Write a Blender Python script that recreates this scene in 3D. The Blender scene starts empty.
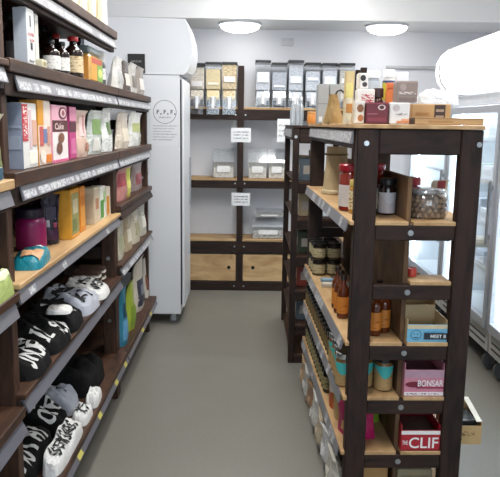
import bpy, bmesh, math, random
from mathutils import Vector, Matrix

# ------------------------------------------------------------ camera, world, exposure
SC = bpy.context.scene
COL = SC.collection
FPX, PITCH, ROLL, YAW, EYE = 660.0, math.radians(9.85), math.radians(-0.8), math.radians(-0.5), 1.58

def lin_dir(a, b, w):
    c, s = math.cos(ROLL), math.sin(ROLL)
    a, b = a * c + b * s, -a * s + b * c
    d = (a, math.cos(PITCH) * w + math.sin(PITCH) * b, -math.sin(PITCH) * w + math.cos(PITCH) * b)
    c, s = math.cos(YAW), math.sin(YAW)
    return Vector((d[0] * c - d[1] * s, d[0] * s + d[1] * c, d[2]))

VR, VU, VF = lin_dir(1, 0, 0), lin_dir(0, 1, 0), lin_dir(0, 0, 1)
EYEV = Vector((0, 0, EYE))
cam_data = bpy.data.cameras.new('camera')
cam_data.sensor_fit = 'HORIZONTAL'
cam_data.sensor_width = 36.0
cam_data.lens = FPX / 500.0 * 36.0
cam_data.clip_start = 0.02
cam = bpy.data.objects.new('camera', cam_data)
COL.objects.link(cam)
m = Matrix.Identity(4)
for i in range(3):
    m[i][0], m[i][1], m[i][2], m[i][3] = VR[i], VU[i], -VF[i], EYEV[i]
cam.matrix_world = m
SC.camera = cam

world = bpy.data.worlds.new('world')
SC.world = world
world.use_nodes = True
world.node_tree.nodes['Background'].inputs[0].default_value = (0.75, 0.85, 1, 1)
world.node_tree.nodes['Background'].inputs[1].default_value = 0.3
SC.view_settings.view_transform = 'Standard'
SC.view_settings.look = 'None'
SC.view_settings.gamma = 1.0
SC.view_settings.use_curve_mapping = False
SC.view_settings.exposure = 0.0
LAMP_W = 27.0          # watts of each ceiling panel
PANEL_COL = (1.0, 0.985, 0.955)
WINDOW_W = 72.0       # daylight through the shop window behind the camera

def at(u, v, X=None, Y=None, Z=None):
    """photo pixel -> point on the plane X=, Y= or Z="""
    d = VR * ((u - 250) / FPX) + VU * (-(v - 238.5) / FPX) + VF
    if X is not None: t = X / d.x
    elif Y is not None: t = Y / d.y
    else: t = (Z - EYE) / d.z
    return EYEV + d * t

def proj(x, y, z):
    p = Vector((x, y, z)) - EYEV
    w = p.dot(VF)
    return 250 + FPX * p.dot(VR) / w, 238.5 - FPX * p.dot(VU) / w

def y_for(u, X, Z):          # depth at which the line (X, *, Z) passes column u
    lo, hi = 0.6, 9.0
    f0 = proj(X, lo, Z)[0] - u
    for _ in range(40):
        mid = (lo + hi) / 2
        f = proj(X, mid, Z)[0] - u
        if (f > 0) == (f0 > 0): lo = mid
        else: hi = mid
    return (lo + hi) / 2

def z_for(v, X, Y):
    lo, hi = -0.5, 3.2
    for _ in range(40):
        mid = (lo + hi) / 2
        if proj(X, Y, mid)[1] > v: lo = mid
        else: hi = mid
    return (lo + hi) / 2

# ------------------------------------------------------------ materials
def srgb(c):
    r = []
    for k in c:
        k = k / 255.0
        r.append(k / 12.92 if k <= 0.04045 else ((k + 0.055) / 1.055) ** 2.4)
    return (*r, 1.0)

_M = {}
def mat(col, rough=0.55, metal=0.0, var=0.06, scale=40.0, coat=0.0, spec=0.5):
    key = ('p', tuple(col), rough, metal, var, scale, coat, spec)
    if key in _M: return _M[key]
    ma = bpy.data.materials.new('paint_%d' % len(_M)); ma.use_nodes = True
    nt = ma.node_tree; b = nt.nodes['Principled BSDF']
    b.inputs['Roughness'].default_value = rough
    b.inputs['Metallic'].default_value = metal
    b.inputs['Coat Weight'].default_value = coat
    b.inputs['Specular IOR Level'].default_value = spec
    c = srgb(col)
    if var > 0:
        tc = nt.nodes.new('ShaderNodeTexCoord'); no = nt.nodes.new('ShaderNodeTexNoise')
        no.inputs['Scale'].default_value = scale
        mx = nt.nodes.new('ShaderNodeMix'); mx.data_type = 'RGBA'
        nt.links.new(tc.outputs['Object'], no.inputs['Vector'])
        nt.links.new(no.outputs['Fac'], mx.inputs['Factor'])
        mx.inputs[6].default_value = tuple(max(0, k * (1 - 2 * var)) for k in c[:3]) + (1,)
        mx.inputs[7].default_value = tuple(min(1, k * (1 + 2 * var)) for k in c[:3]) + (1,)
        nt.links.new(mx.outputs[2], b.inputs['Base Color'])
    else:
        b.inputs['Base Color'].default_value = c
    _M[key] = ma
    return ma

def wood(c1, c2, stretch=(3, 3, 40), rough=0.6, knots=False, bump=0.3, spec=0.5):
    key = ('w', tuple(c1), tuple(c2), stretch, rough, knots)
    if key in _M: return _M[key]
    ma = bpy.data.materials.new('wood_%d' % len(_M)); ma.use_nodes = True
    nt = ma.node_tree; b = nt.nodes['Principled BSDF']; L = nt.links.new
    tc = nt.nodes.new('ShaderNodeTexCoord'); mp = nt.nodes.new('ShaderNodeMapping')
    oi = nt.nodes.new('ShaderNodeObjectInfo')
    vm = nt.nodes.new('ShaderNodeVectorMath'); vm.operation = 'ADD'
    cmb = nt.nodes.new('ShaderNodeMath'); cmb.operation = 'MULTIPLY'; cmb.inputs[1].default_value = 17.3
    L(oi.outputs['Random'], cmb.inputs[0])
    L(tc.outputs['Object'], vm.inputs[0]); L(cmb.outputs[0], vm.inputs[1])
    mp.inputs['Scale'].default_value = stretch
    L(vm.outputs[0], mp.inputs['Vector'])
    no = nt.nodes.new('ShaderNodeTexNoise'); no.inputs['Scale'].default_value = 1.6
    no.inputs['Detail'].default_value = 6; no.inputs['Distortion'].default_value = 1.6
    L(mp.outputs[0], no.inputs['Vector'])
    rp = nt.nodes.new('ShaderNodeValToRGB')
    rp.color_ramp.elements[0].position = 0.32; rp.color_ramp.elements[0].color = srgb(c1)
    rp.color_ramp.elements[1].position = 0.68; rp.color_ramp.elements[1].color = srgb(c2)
    L(no.outputs['Fac'], rp.inputs['Fac'])
    out = rp.outputs['Color']
    if knots:
        vo = nt.nodes.new('ShaderNodeTexVoronoi'); vo.inputs['Scale'].default_value = 5.0
        L(vm.outputs[0], vo.inputs['Vector'])
        r2 = nt.nodes.new('ShaderNodeValToRGB')
        r2.color_ramp.elements[0].position = 0.03; r2.color_ramp.elements[0].color = (1, 1, 1, 1)
        r2.color_ramp.elements[1].position = 0.16; r2.color_ramp.elements[1].color = (0, 0, 0, 1)
        L(vo.outputs['Distance'], r2.inputs['Fac'])
        mx = nt.nodes.new('ShaderNodeMix'); mx.data_type = 'RGBA'
        L(r2.outputs['Color'], mx.inputs['Factor']); L(out, mx.inputs[6])
        mx.inputs[7].default_value = srgb((128, 86, 48)); out = mx.outputs[2]
    L(out, b.inputs['Base Color'])
    b.inputs['Roughness'].default_value = rough
    b.inputs['Specular IOR Level'].default_value = spec
    bp = nt.nodes.new('ShaderNodeBump'); bp.inputs['Strength'].default_value = bump; bp.inputs['Distance'].default_value = 0.002
    L(no.outputs['Fac'], bp.inputs['Height']); L(bp.outputs[0], b.inputs['Normal'])
    _M[key] = ma
    return ma

def clear(tint=(1, 1, 1), gloss=0.12, rough=0.06, body=0.0, bodycol=(220, 225, 230)):
    """thin clear plastic or glass: see-through, fresnel gloss, a little milkiness"""
    key = ('c', tint, gloss, rough, body, bodycol)
    if key in _M: return _M[key]
    ma = bpy.data.materials.new('clear_%d' % len(_M)); ma.use_nodes = True
    nt = ma.node_tree; nt.nodes.clear(); L = nt.links.new
    o = nt.nodes.new('ShaderNodeOutputMaterial')
    tr = nt.nodes.new('ShaderNodeBsdfTransparent'); tr.inputs[0].default_value = (*tint, 1)
    gl = nt.nodes.new('ShaderNodeBsdfGlossy'); gl.inputs['Roughness'].default_value = rough
    di = nt.nodes.new('ShaderNodeBsdfPrincipled'); di.inputs['Base Color'].default_value = srgb(bodycol)
    lw = nt.nodes.new('ShaderNodeLayerWeight'); lw.inputs[0].default_value = 0.5
    pw_ = nt.nodes.new('ShaderNodeMath'); pw_.operation = 'POWER'; pw_.inputs[1].default_value = 4.0
    fr = nt.nodes.new('ShaderNodeMath'); fr.operation = 'MULTIPLY'; fr.inputs[1].default_value = 0.6
    L(lw.outputs['Facing'], pw_.inputs[0]); L(pw_.outputs[0], fr.inputs[0])
    ad = nt.nodes.new('ShaderNodeMath'); ad.operation = 'ADD'; ad.use_clamp = True; ad.inputs[1].default_value = gloss
    m1 = nt.nodes.new('ShaderNodeMixShader'); m2 = nt.nodes.new('ShaderNodeMixShader')
    m1.inputs[0].default_value = body
    L(tr.outputs[0], m1.inputs[1]); L(di.outputs[0], m1.inputs[2])
    L(fr.outputs[0], ad.inputs[0]); L(ad.outputs[0], m2.inputs[0])
    L(m1.outputs[0], m2.inputs[1]); L(gl.outputs[0], m2.inputs[2])
    L(m2.outputs[0], o.inputs[0])
    _M[key] = ma
    return ma

def glow(col, strength):
    key = ('e', tuple(col), strength)
    if key in _M: return _M[key]
    ma = bpy.data.materials.new('glow_%d' % len(_M)); ma.use_nodes = True
    b = ma.node_tree.nodes['Principled BSDF']
    b.inputs['Base Color'].default_value = srgb((235, 235, 235))
    b.inputs['Emission Color'].default_value = (*col, 1)
    b.inputs['Emission Strength'].default_value = strength
    _M[key] = ma
    return ma

def wrinkled(col, rough=0.35, scale=26, strength=0.6, var=0.08, spec=0.5):
    key = ('r', tuple(col), rough, scale, strength)
    if key in _M: return _M[key]
    ma = mat(col, rough, 0, var, 14.0, 0.0, spec).copy(); ma.name = 'wrinkled_%d' % len(_M)
    nt = ma.node_tree; b = nt.nodes['Principled BSDF']
    tc = nt.nodes.new('ShaderNodeTexCoord'); no = nt.nodes.new('ShaderNodeTexNoise')
    no.inputs['Scale'].default_value = scale; no.inputs['Distortion'].default_value = 1.2
    bp = nt.nodes.new('ShaderNodeBump'); bp.inputs['Strength'].default_value = strength; bp.inputs['Distance'].default_value = 0.01
    nt.links.new(tc.outputs['Object'], no.inputs['Vector'])
    nt.links.new(no.outputs['Fac'], bp.inputs['Height']); nt.links.new(bp.outputs[0], b.inputs['Normal'])
    _M[key] = ma
    return ma

def print_mat(paper, ink, scale=70, thresh=0.5):
    """paper with fine illegible small print"""
    key = ('i', tuple(paper), tuple(ink), scale, thresh)
    if key in _M: return _M[key]
    ma = bpy.data.materials.new('small_print_%d' % len(_M)); ma.use_nodes = True
    nt = ma.node_tree; b = nt.nodes['Principled BSDF']; L = nt.links.new
    tc = nt.nodes.new('ShaderNodeTexCoord'); mp = nt.nodes.new('ShaderNodeMapping')
    mp.inputs['Scale'].default_value = (1, 1, 2.4)
    no = nt.nodes.new('ShaderNodeTexNoise'); no.inputs['Scale'].default_value = scale; no.inputs['Detail'].default_value = 3
    rp = nt.nodes.new('ShaderNodeValToRGB'); rp.color_ramp.interpolation = 'LINEAR'
    rp.color_ramp.elements[0].position = thresh - 0.03; rp.color_ramp.elements[0].color = srgb(paper)
    rp.color_ramp.elements[1].position = thresh + 0.06; rp.color_ramp.elements[1].color = srgb(ink)
    L(tc.outputs['Object'], mp.inputs[0]); L(mp.outputs[0], no.inputs['Vector'])
    L(no.outputs['Fac'], rp.inputs['Fac']); L(rp.outputs['Color'], b.inputs['Base Color'])
    b.inputs['Roughness'].default_value = 0.5
    _M[key] = ma
    return ma

DARK = wood((24, 13, 9), (52, 34, 26), (14, 14, 2.5), 0.62, spec=0.35)          # vertical grain
DARK_X = wood((24, 13, 9), (52, 34, 26), (2.5, 14, 14), 0.62, spec=0.35)
DARK_Y = wood((26, 17, 13), (58, 39, 30), (14, 2.5, 14), 0.58, spec=0.35)
BROWN_Y = wood((38, 22, 14), (82, 54, 37), (14, 2.2, 14), 0.5, spec=0.4)
BROWN = wood((38, 23, 15), (80, 53, 37), (14, 14, 2.2), 0.55, spec=0.4)
PLY = wood((162, 126, 84), (202, 168, 122), (5, 1.2, 5), 0.6)
PLY_X = wood((162, 126, 84), (204, 172, 126), (1.2, 5, 5), 0.6)
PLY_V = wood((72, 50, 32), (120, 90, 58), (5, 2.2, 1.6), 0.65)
PLY_DOOR = wood((168, 132, 88), (214, 180, 134), (1.4, 4, 4), 0.6, knots=True)
STEEL = mat((176, 178, 180), 0.3, 0.9, 0.0)
STRIP = mat((118, 118, 124), 0.3, 0.0, 0.05, 30)
STRIP_DK = mat((98, 98, 106), 0.3, 0.0, 0.05, 30)
TAG = print_mat((198, 198, 200), (146, 148, 154), 60, 0.5)
TAG_Y = mat((196, 186, 96), 0.5)
WHITE_STEEL = mat((222, 225, 230), 0.35, 0, 0.015, 3)
BLACK_PL = mat((26, 26, 28), 0.4, 0, 0.05)
CLEARP = clear((0.975, 0.98, 0.985), 0.05, 0.05, 0.05)
GLASSP = clear((0.95, 0.975, 0.985), 0.06, 0.02, 0.03)

# ------------------------------------------------------------ mesh helpers
class MB:
    def __init__(s): s.v, s.f, s.smooth = [], [], False
    def box(s, x0, x1, y0, y1, z0, z1):
        n = len(s.v)
        s.v += [(x, y, z) for z in (z0, z1) for y in (y0, y1) for x in (x0, x1)]
        s.f += [tuple(n + k for k in q) for q in ((0, 2, 3, 1), (4, 5, 7, 6), (0, 1, 5, 4), (2, 6, 7, 3), (0, 4, 6, 2), (1, 3, 7, 5))]
        return s
    def cbox(s, x0, x1, y0, y1, z0, z1, c=0.003):
        """box with chamfered edges"""
        n = len(s.v)
        idx = {}
        X, Y, Z = (x0, x1), (y0, y1), (z0, z1)
        for i in (0, 1):
            for j in (0, 1):
                for k in (0, 1):
                    sx, sy, sz = (1 - 2 * i) * c, (1 - 2 * j) * c, (1 - 2 * k) * c
                    for a in range(3):
                        p = [X[i] + sx, Y[j] + sy, Z[k] + sz]
                        p[a] = (X[i], Y[j], Z[k])[a]
                        idx[(i, j, k, a)] = len(s.v); s.v.append(tuple(p))
        def q(*l): s.f.append(tuple(idx[t] for t in l))
        for i in (0, 1):
            r = ((0, 0), (0, 1), (1, 1), (1, 0)) if i == 0 else ((0, 0), (1, 0), (1, 1), (0, 1))
            q(*[(i, a, b, 0) for a, b in r])
            q(*[(b, i, a, 1) for a, b in r])
            q(*[(a, b, i, 2) for a, b in r])
        for i in (0, 1):
            for j in (0, 1):
                q((i, j, 0, 0), (i, j, 1, 0), (i, j, 1, 1), (i, j, 0, 1))
                q((i, 0, j, 0), (i, 1, j, 0), (i, 1, j, 2), (i, 0, j, 2))
                q((0, i, j, 1), (1, i, j, 1), (1, i, j, 2), (0, i, j, 2))
                for k in (0, 1): q((i, j, k, 0), (i, j, k, 1), (i, j, k, 2))
        return s
    def lathe(s, prof, n=16, a0=0.0, a1=2 * math.pi, cx=0, cy=0):
        full = abs(a1 - a0 - 2 * math.pi) < 1e-6
        b = len(s.v); m_ = n if full else n + 1
        for r, z in prof:
            for k in range(m_):
                a = a0 + (a1 - a0) * k / n
                s.v.append((cx + r * math.cos(a), cy + r * math.sin(a), z))
        for i in range(len(prof) - 1):
            for k in range(n):
                k2 = (k + 1) % m_
                s.f.append((b + i * m_ + k, b + i * m_ + k2, b + (i + 1) * m_ + k2, b + (i + 1) * m_ + k))
        if full:
            if prof[0][0] > 1e-5: s.f.append(tuple(b + k for k in reversed(range(m_))))
            if prof[-1][0] > 1e-5: s.f.append(tuple(b + (len(prof) - 1) * m_ + k for k in range(m_)))
        s.smooth = True
        return s
    def cyl(s, p0, p1, r, n=10):
        p0, p1 = Vector(p0), Vector(p1); d = (p1 - p0).normalized()
        a = d.orthogonal().normalized(); b_ = d.cross(a); b = len(s.v)
        for p in (p0, p1):
            for k in range(n):
                t = 2 * math.pi * k / n
                s.v.append(tuple(p + (a * math.cos(t) + b_ * math.sin(t)) * r))
        for k in range(n): s.f.append((b + k, b + (k + 1) % n, b + n + (k + 1) % n, b + n + k))
        s.f.append(tuple(b + k for k in reversed(range(n)))); s.f.append(tuple(b + n + k for k in range(n)))
        return s
    def prism(s, pts, axis, lo, hi):
        """extrude a 2-D outline along axis; pts in the two other axes in order"""
        b = len(s.v); n = len(pts)
        for h in (lo, hi):
            for p, q in pts:
                s.v.append({'x': (h, p, q), 'y': (p, h, q), 'z': (p, q, h)}[axis])
        for k in range(n): s.f.append((b + k, b + (k + 1) % n, b + n + (k + 1) % n, b + n + k))
        s.f.append(tuple(b + k for k in reversed(range(n)))); s.f.append(tuple(b + n + k for k in range(n)))
        return s
    def grid(s, fn, nu, nv):
        b = len(s.v)
        for j in range(nv + 1):
            for i in range(nu + 1): s.v.append(tuple(fn(i / nu, j / nv)))
        for j in range(nv):
            for i in range(nu):
                a = b + j * (nu + 1) + i
                s.f.append((a, a + 1, a + nu + 2, a + nu + 1))
        s.smooth = True
        return s
    def mesh(s, name):
        me = bpy.data.meshes.new(name); me.from_pydata(s.v, [], s.f)
        bm = bmesh.new(); bm.from_mesh(me); bmesh.ops.recalc_face_normals(bm, faces=bm.faces); bm.to_mesh(me); bm.free()
        if s.smooth:
            for p in me.polygons: p.use_smooth = True
            try: me.set_sharp_from_angle(angle=math.radians(42))
            except Exception: pass
        return me

def link(name, me, ma, parent=None, loc=None, rz=0):
    o = bpy.data.objects.new(name, me); COL.objects.link(o)
    if ma is not None:
        if len(me.materials) == 0: me.materials.append(ma)
        elif me.materials[0] != ma:
            o.material_slots[0].link = 'OBJECT'; o.material_slots[0].material = ma
    if parent is not None: o.parent = parent
    if loc is not None: o.location = loc
    if rz: o.rotation_euler.z = rz
    return o
def part(name, mb, ma, parent=None, loc=None, rz=0): return link(name, mb.mesh(name), ma, parent, loc, rz)
def tag(o, label, cat, group=None):
    o['label'] = label; o['category'] = cat
    if group: o['group'] = group
    return o
def thing(name, label, cat, loc=(0, 0, 0), rz=0, group=None):
    o = bpy.data.objects.new(name, None); COL.objects.link(o); o.empty_display_size = 0.05
    o.location = loc; o.rotation_euler.z = rz
    return tag(o, label, cat, group)
def struct(name, mb, ma, parent=None):
    o = part(name, mb, ma, parent)
    if parent is None: o['kind'] = 'structure'
    return o
def dup(root, loc, rz=None, label=None, group=None):
    def cp(o, par):
        c = o.copy(); COL.objects.link(c); c.parent = par
        for ch in [k for k in KIDS.get(o.name, [])]: KIDS.setdefault(c.name, []).append(cp(ch, c))
        return c
    r = cp(root, None); r.location = loc
    if rz is not None: r.rotation_euler.z = rz
    if label: r['label'] = label
    if group: r['group'] = group
    return r
KIDS = {}
def learn(root):
    for o in bpy.data.objects:
        pass
    def rec(o):
        KIDS[o.name] = list(o.children)
        for c in o.children: rec(c)
    rec(root); return root

def text_mesh(s, width=None, height=None, bold=0.0):
    cu = bpy.data.curves.new('lettering', 'FONT'); cu.body = s; cu.resolution_u = 3; cu.offset = bold
    o = bpy.data.objects.new('lettering', cu); COL.objects.link(o)
    dg = bpy.context.evaluated_depsgraph_get(); dg.update()
    me = bpy.data.meshes.new_from_object(o.evaluated_get(dg))
    bpy.data.objects.remove(o); bpy.data.curves.remove(cu)
    xs = [v.co.x for v in me.vertices]; ys = [v.co.y for v in me.vertices]
    x0, x1, y0, y1 = min(xs), max(xs), min(ys), max(ys)
    sx = width / (x1 - x0) if width else None
    sy = height / (y1 - y0) if height else sx
    sx = sx or sy
    for v in me.vertices: v.co = ((v.co.x - (x0 + x1) / 2) * sx, (v.co.y - (y0 + y1) / 2) * sy, 0)
    me.name = 'lettering'
    return me

def fmap(face, dims, p, q, e=0.0):
    w, d, h = dims
    if face == 'front': return Vector(((p - .5) * w, -d / 2 - e, q * h))
    if face == 'back': return Vector(((.5 - p) * w, d / 2 + e, q * h))
    if face == 'left': return Vector((-w / 2 - e, (.5 - p) * d, q * h))
    if face == 'right': return Vector((w / 2 + e, (p - .5) * d, q * h))
    if face == 'top': return Vector(((p - .5) * w, (q - .5) * d, h + e))

def decorate(parent, dims, art, lift=0.0):
    """flat print on a box: ('rect'|'oval'|'text', face, p0, q0, p1, q1, colour[, string])"""
    for k, a in enumerate(art):
        kind, face, p0, q0, p1, q1, col = a[:7]
        e = 0.0008 + 0.0004 * k + lift
        if kind == 'text':
            o0, o1, o2 = (fmap(face, dims, *pq) for pq in ((p0, q0), (p1, q0), (p0, q1)))
            me = text_mesh(a[7], (o1 - o0).length, (o2 - o0).length, 0.012)
            ux, uy = (o1 - o0).normalized(), (o2 - o0).normalized()
            c = fmap(face, dims, (p0 + p1) / 2, (q0 + q1) / 2, e)
            for v in me.vertices: v.co = c + ux * v.co.x + uy * v.co.y
            link('lettering', me, mat(col, 0.5, 0, 0), parent)
        elif kind == 'rect':
            mb = MB(); i0 = [fmap(face, dims, p, q, e) for p, q in ((p0, q0), (p1, q0), (p1, q1), (p0, q1))]
            i1 = [fmap(face, dims, p, q, 0.0) for p, q in ((p0, q0), (p1, q0), (p1, q1), (p0, q1))]
            mb.v = [tuple(x) for x in i0 + i1]; mb.f = [(0, 1, 2, 3), (0, 4, 5, 1), (1, 5, 6, 2), (2, 6, 7, 3), (3, 7, 4, 0)]
            part('printed_panel', mb, col if isinstance(col, bpy.types.Material) else mat(col, 0.5), parent)
        else:
            mb = MB(); n = 18
            mb.v = [tuple(fmap(face, dims, (p0 + p1) / 2 + (p1 - p0) / 2 * math.cos(t), (q0 + q1) / 2 + (q1 - q0) / 2 * math.sin(t), e))
                    for t in (2 * math.pi * j / n for j in range(n))]
            mb.f = [tuple(range(n))]
            part('printed_picture', mb, mat(col, 0.5), parent)

# ------------------------------------------------------------ product builders (front faces local -y, base at z=0)
R90 = math.pi / 2
def carton(name, label, loc, rz, w, d, h, col, art=(), group=None, flap=True, rough=0.45, cat='box', top=None):
    t = thing(name, label, cat, loc, rz, group)
    part('carton_body', MB().cbox(-w / 2, w / 2, -d / 2, d / 2, 0, h, min(0.0025, w * .1, d * .1)), mat(col, rough, 0, 0.04, 25), t)
    if flap:
        part('top_flap', MB().cbox(-w / 2 + .002, w / 2 - .002, -d / 2 + .002, d * 0.1, h, h + 0.0016, 0.0006), mat(top or col, rough, 0, 0.05, 30), t)
    decorate(t, (w, d, h), art)
    return t

def bottle(name, label, loc, rz, r, h, glass, cap, lab, group=None, neck=0.36, shoulder=0.62, capr=None, caph=0.1, lab2=None, seg=18, cat='bottle', labspan=(0.12, 0.52), band=None):
    t = thing(name, label, cat, loc, rz, group)
    nr = r * neck; hb = h * (1 - caph)
    part('bottle_body', MB().lathe([(r * .86, 0), (r * .97, h * .012), (r, h * .035), (r, h * shoulder), (r * .93, h * (shoulder + .05)), (r * .62, h * (shoulder + .12)),
                                    (nr * 1.08, h * (shoulder + .18)), (nr, hb), ], seg), glass, t)
    cr = capr or nr * 1.25
    part('cap', MB().lathe([(cr, hb - h * .012), (cr * 1.02, hb), (cr, h * .985), (cr * .9, h)], seg), cap, t)
    if lab:
        a, b = labspan
        part('label', MB().lathe([(r + .0007, h * a), (r + .0007, h * b)], 14, -R90 - 1.9, -R90 + 1.9), lab, t)
        if lab2: part('label_band', MB().lathe([(r + .0012, h * (a + (b - a) * .15)), (r + .0012, h * (a + (b - a) * .5))], 14, -R90 - 1.5, -R90 + 1.5), lab2, t)
    if band: part('neck_band', MB().lathe([(nr + .0012, hb - h * .08), (nr + .0012, hb - h * .02)], 12), band, t)
    return t

def jar(name, label, loc, rz, r, h, body, lid, lab=None, lab2=None, group=None, lidh=0.14, seg=16, cat='jar', lidr=None, span=(0.12, 0.7), full=False):
    t = thing(name, label, cat, loc, rz, group)
    hb = h * (1 - lidh); lr = lidr or r * .94
    part('jar_body', MB().lathe([(r * .88, 0), (r * .98, h * .02), (r, h * .06), (r, hb - h * .12), (r * .93, hb - h * .06), (r * .84, hb - h * .03), (r * .84, hb)], seg), body, t)
    part('lid', MB().lathe([(lr, hb - h * .02), (lr * 1.02, hb), (lr * 1.02, h * .975), (lr * .92, h), (lr * .8, h - .0012), (0.0, h - .0012)], seg), lid, t)
    if lab:
        a0, a1 = (0, 2 * math.pi) if full else (-R90 - 1.75, -R90 + 1.75)
        part('label', MB().lathe([(r + .0007, h * span[0]), (r + .0007, h * span[1])], seg, a0, a1), lab, t)
    if lab2:
        lo = h * span[0]; hi = h * span[1]
        mb = MB(); n = 14
        for k in range(n + 1):
            a = -R90 - 1.6 + 3.2 * k / n
            q = lo + (hi - lo) * (.70 + .22 * math.sin(2.2 * k / n * 3.1 + .5))
            for z in (q, hi): mb.v.append(((r + .0014) * math.cos(a), (r + .0014) * math.sin(a), z))
        for k in range(n): mb.f.append((2 * k, 2 * k + 2, 2 * k + 3, 2 * k + 1))
        mb.smooth = True
        part('label_flash', mb, lab2, t)
    return t

def pouch_fn(w, d, h, seed, topw=0.96):
    rnd = random.Random(seed); ph = [rnd.uniform(0, 6.28) for _ in range(6)]
    def half(x, t):                     # half thickness at x in [-1,1], height t in [0,1]
        base = (d / 2) * (max(0.0, 1 - t) ** 0.38) * (0.75 + 0.25 * math.sin(math.pi * min(1, t * 1.4 + .15)))
        prof = max(0.0, 1 - abs(x) ** 2.6)
        wr = 0.10 * math.sin(7 * x + ph[0] + 3 * t) * math.sin(9 * t + ph[1]) + 0.06 * math.sin(15 * x + ph[2]) * math.sin(13 * t + ph[3])
        return max(0.0016, base * prof * (1 + wr) + .0016)
    def wid(t): return w / 2 * (1 - (1 - topw) * t - 0.05 * math.sin(math.pi * t)) * (1 + 0.012 * math.sin(11 * t + ph[4]))
    def lean(t): return 0.03 * d * math.sin(2.5 * t + ph[5]) - 0.7 * (d / 2) * (1 - max(0.0, 1 - t) ** 0.38)
    return half, wid, lean

def pouch(name, label, loc, rz, w, d, h, ma, patches=(), group=None, seed=1, cat='bag', seal=None, topw=0.96):
    """stand-up bag; patches: (x0, t0, x1, t1, material, name) draped on its front"""
    t_ = thing(name, label, cat, loc, rz, group)
    half, wid, lean = pouch_fn(w, d, h, seed, topw)
    mb = MB(); N, T = 12, 12
    def ring(sgn): return lambda i, j: (wid(j) * (2 * i - 1), lean(j) + sgn * half(2 * i - 1, j), h * j)
    mb.grid(ring(-1), N, T); mb.grid(ring(1), N, T)
    o = (N + 1) * (T + 1)
    for k in range(N):                          # close bottom and top
        mb.f.append((k, k + 1, o + k + 1, o + k)); q = T * (N + 1)
        mb.f.append((q + k, q + k + 1, o + q + k + 1, o + q + k))
    for k in range(T):
        a = k * (N + 1); mb.f.append((a, a + N + 1, o + a + N + 1, o + a)); a += N
        mb.f.append((a, a + N + 1, o + a + N + 1, o + a))
    part('bag_body', mb, ma, t_)
    for k, (x0, t0, x1, t1, pm, nm) in enumerate(patches):
        e = 0.0012 + 0.0006 * k
        part(nm, MB().grid(lambda i, j: (wid(t0 + (t1 - t0) * j) * (x0 + (x1 - x0) * i), lean(t0 + (t1 - t0) * j) - half(x0 + (x1 - x0) * i, t0 + (t1 - t0) * j) - e, h * (t0 + (t1 - t0) * j)), 8, 6), pm, t_)
    if seal is not None:
        part('seal_strip', MB().box(-w / 2 * topw, w / 2 * topw, lean(1) - .003, lean(1) + .003, h * .955, h * 1.0), seal, t_)
    return t_

STROKES = {
    'N': [[(0, 0), (0, 1), (.8, 0), (.8, 1)]], 'O': [[(.4 + .4 * math.cos(a), .5 + .5 * math.sin(a)) for a in [k * math.pi / 8 for k in range(17)]]],
    'T': [[(0, 1), (.8, 1)], [(.4, 1), (.4, 0)]], 'A': [[(0, 0), (.4, 1), (.8, 0)], [(.15, .38), (.65, .38)]],
    'Y': [[(0, 1), (.4, .5), (.8, 1)], [(.4, .5), (.4, 0)]], 'D': [[(0, 0), (0, 1), (.45, .95), (.8, .5), (.45, .05), (0, 0)]],
    'U': [[(0, 1), (0, .3), (.2, 0), (.6, 0), (.8, .3), (.8, 1)]], 'R': [[(0, 0), (0, 1), (.6, .95), (.75, .75), (.6, .5), (0, .5)], [(.4, .5), (.8, 0)]],
    'M': [[(0, 0), (0, 1), (.4, .4), (.8, 1), (.8, 0)]], 'V': [[(0, 1), (.4, 0), (.8, 1)]], 'I': [[(.4, 0), (.4, 1)], [(.2, 0), (.6, 0)], [(.2, 1), (.6, 1)]],
    'B': [[(0, 0), (0, 1), (.6, .95), (.7, .75), (.55, .53), (0, .53)], [(.55, .53), (.8, .28), (.6, .03), (0, 0)]],
    'L': [[(0, 1), (0, 0), (.7, 0)]], 'J': [[(.6, 1), (.6, .2), (.35, 0), (.1, .15)]], 'C': [[(.75, .85), (.4, 1), (.05, .6), (.05, .4), (.4, 0), (.75, .15)]],
    'K': [[(0, 0), (0, 1)], [(.75, 1), (0, .45), (.75, 0)]], 'S': [[(.75, .85), (.4, 1), (.05, .8), (.2, .55), (.6, .45), (.75, .2), (.4, 0), (.05, .15)]],
}

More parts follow.
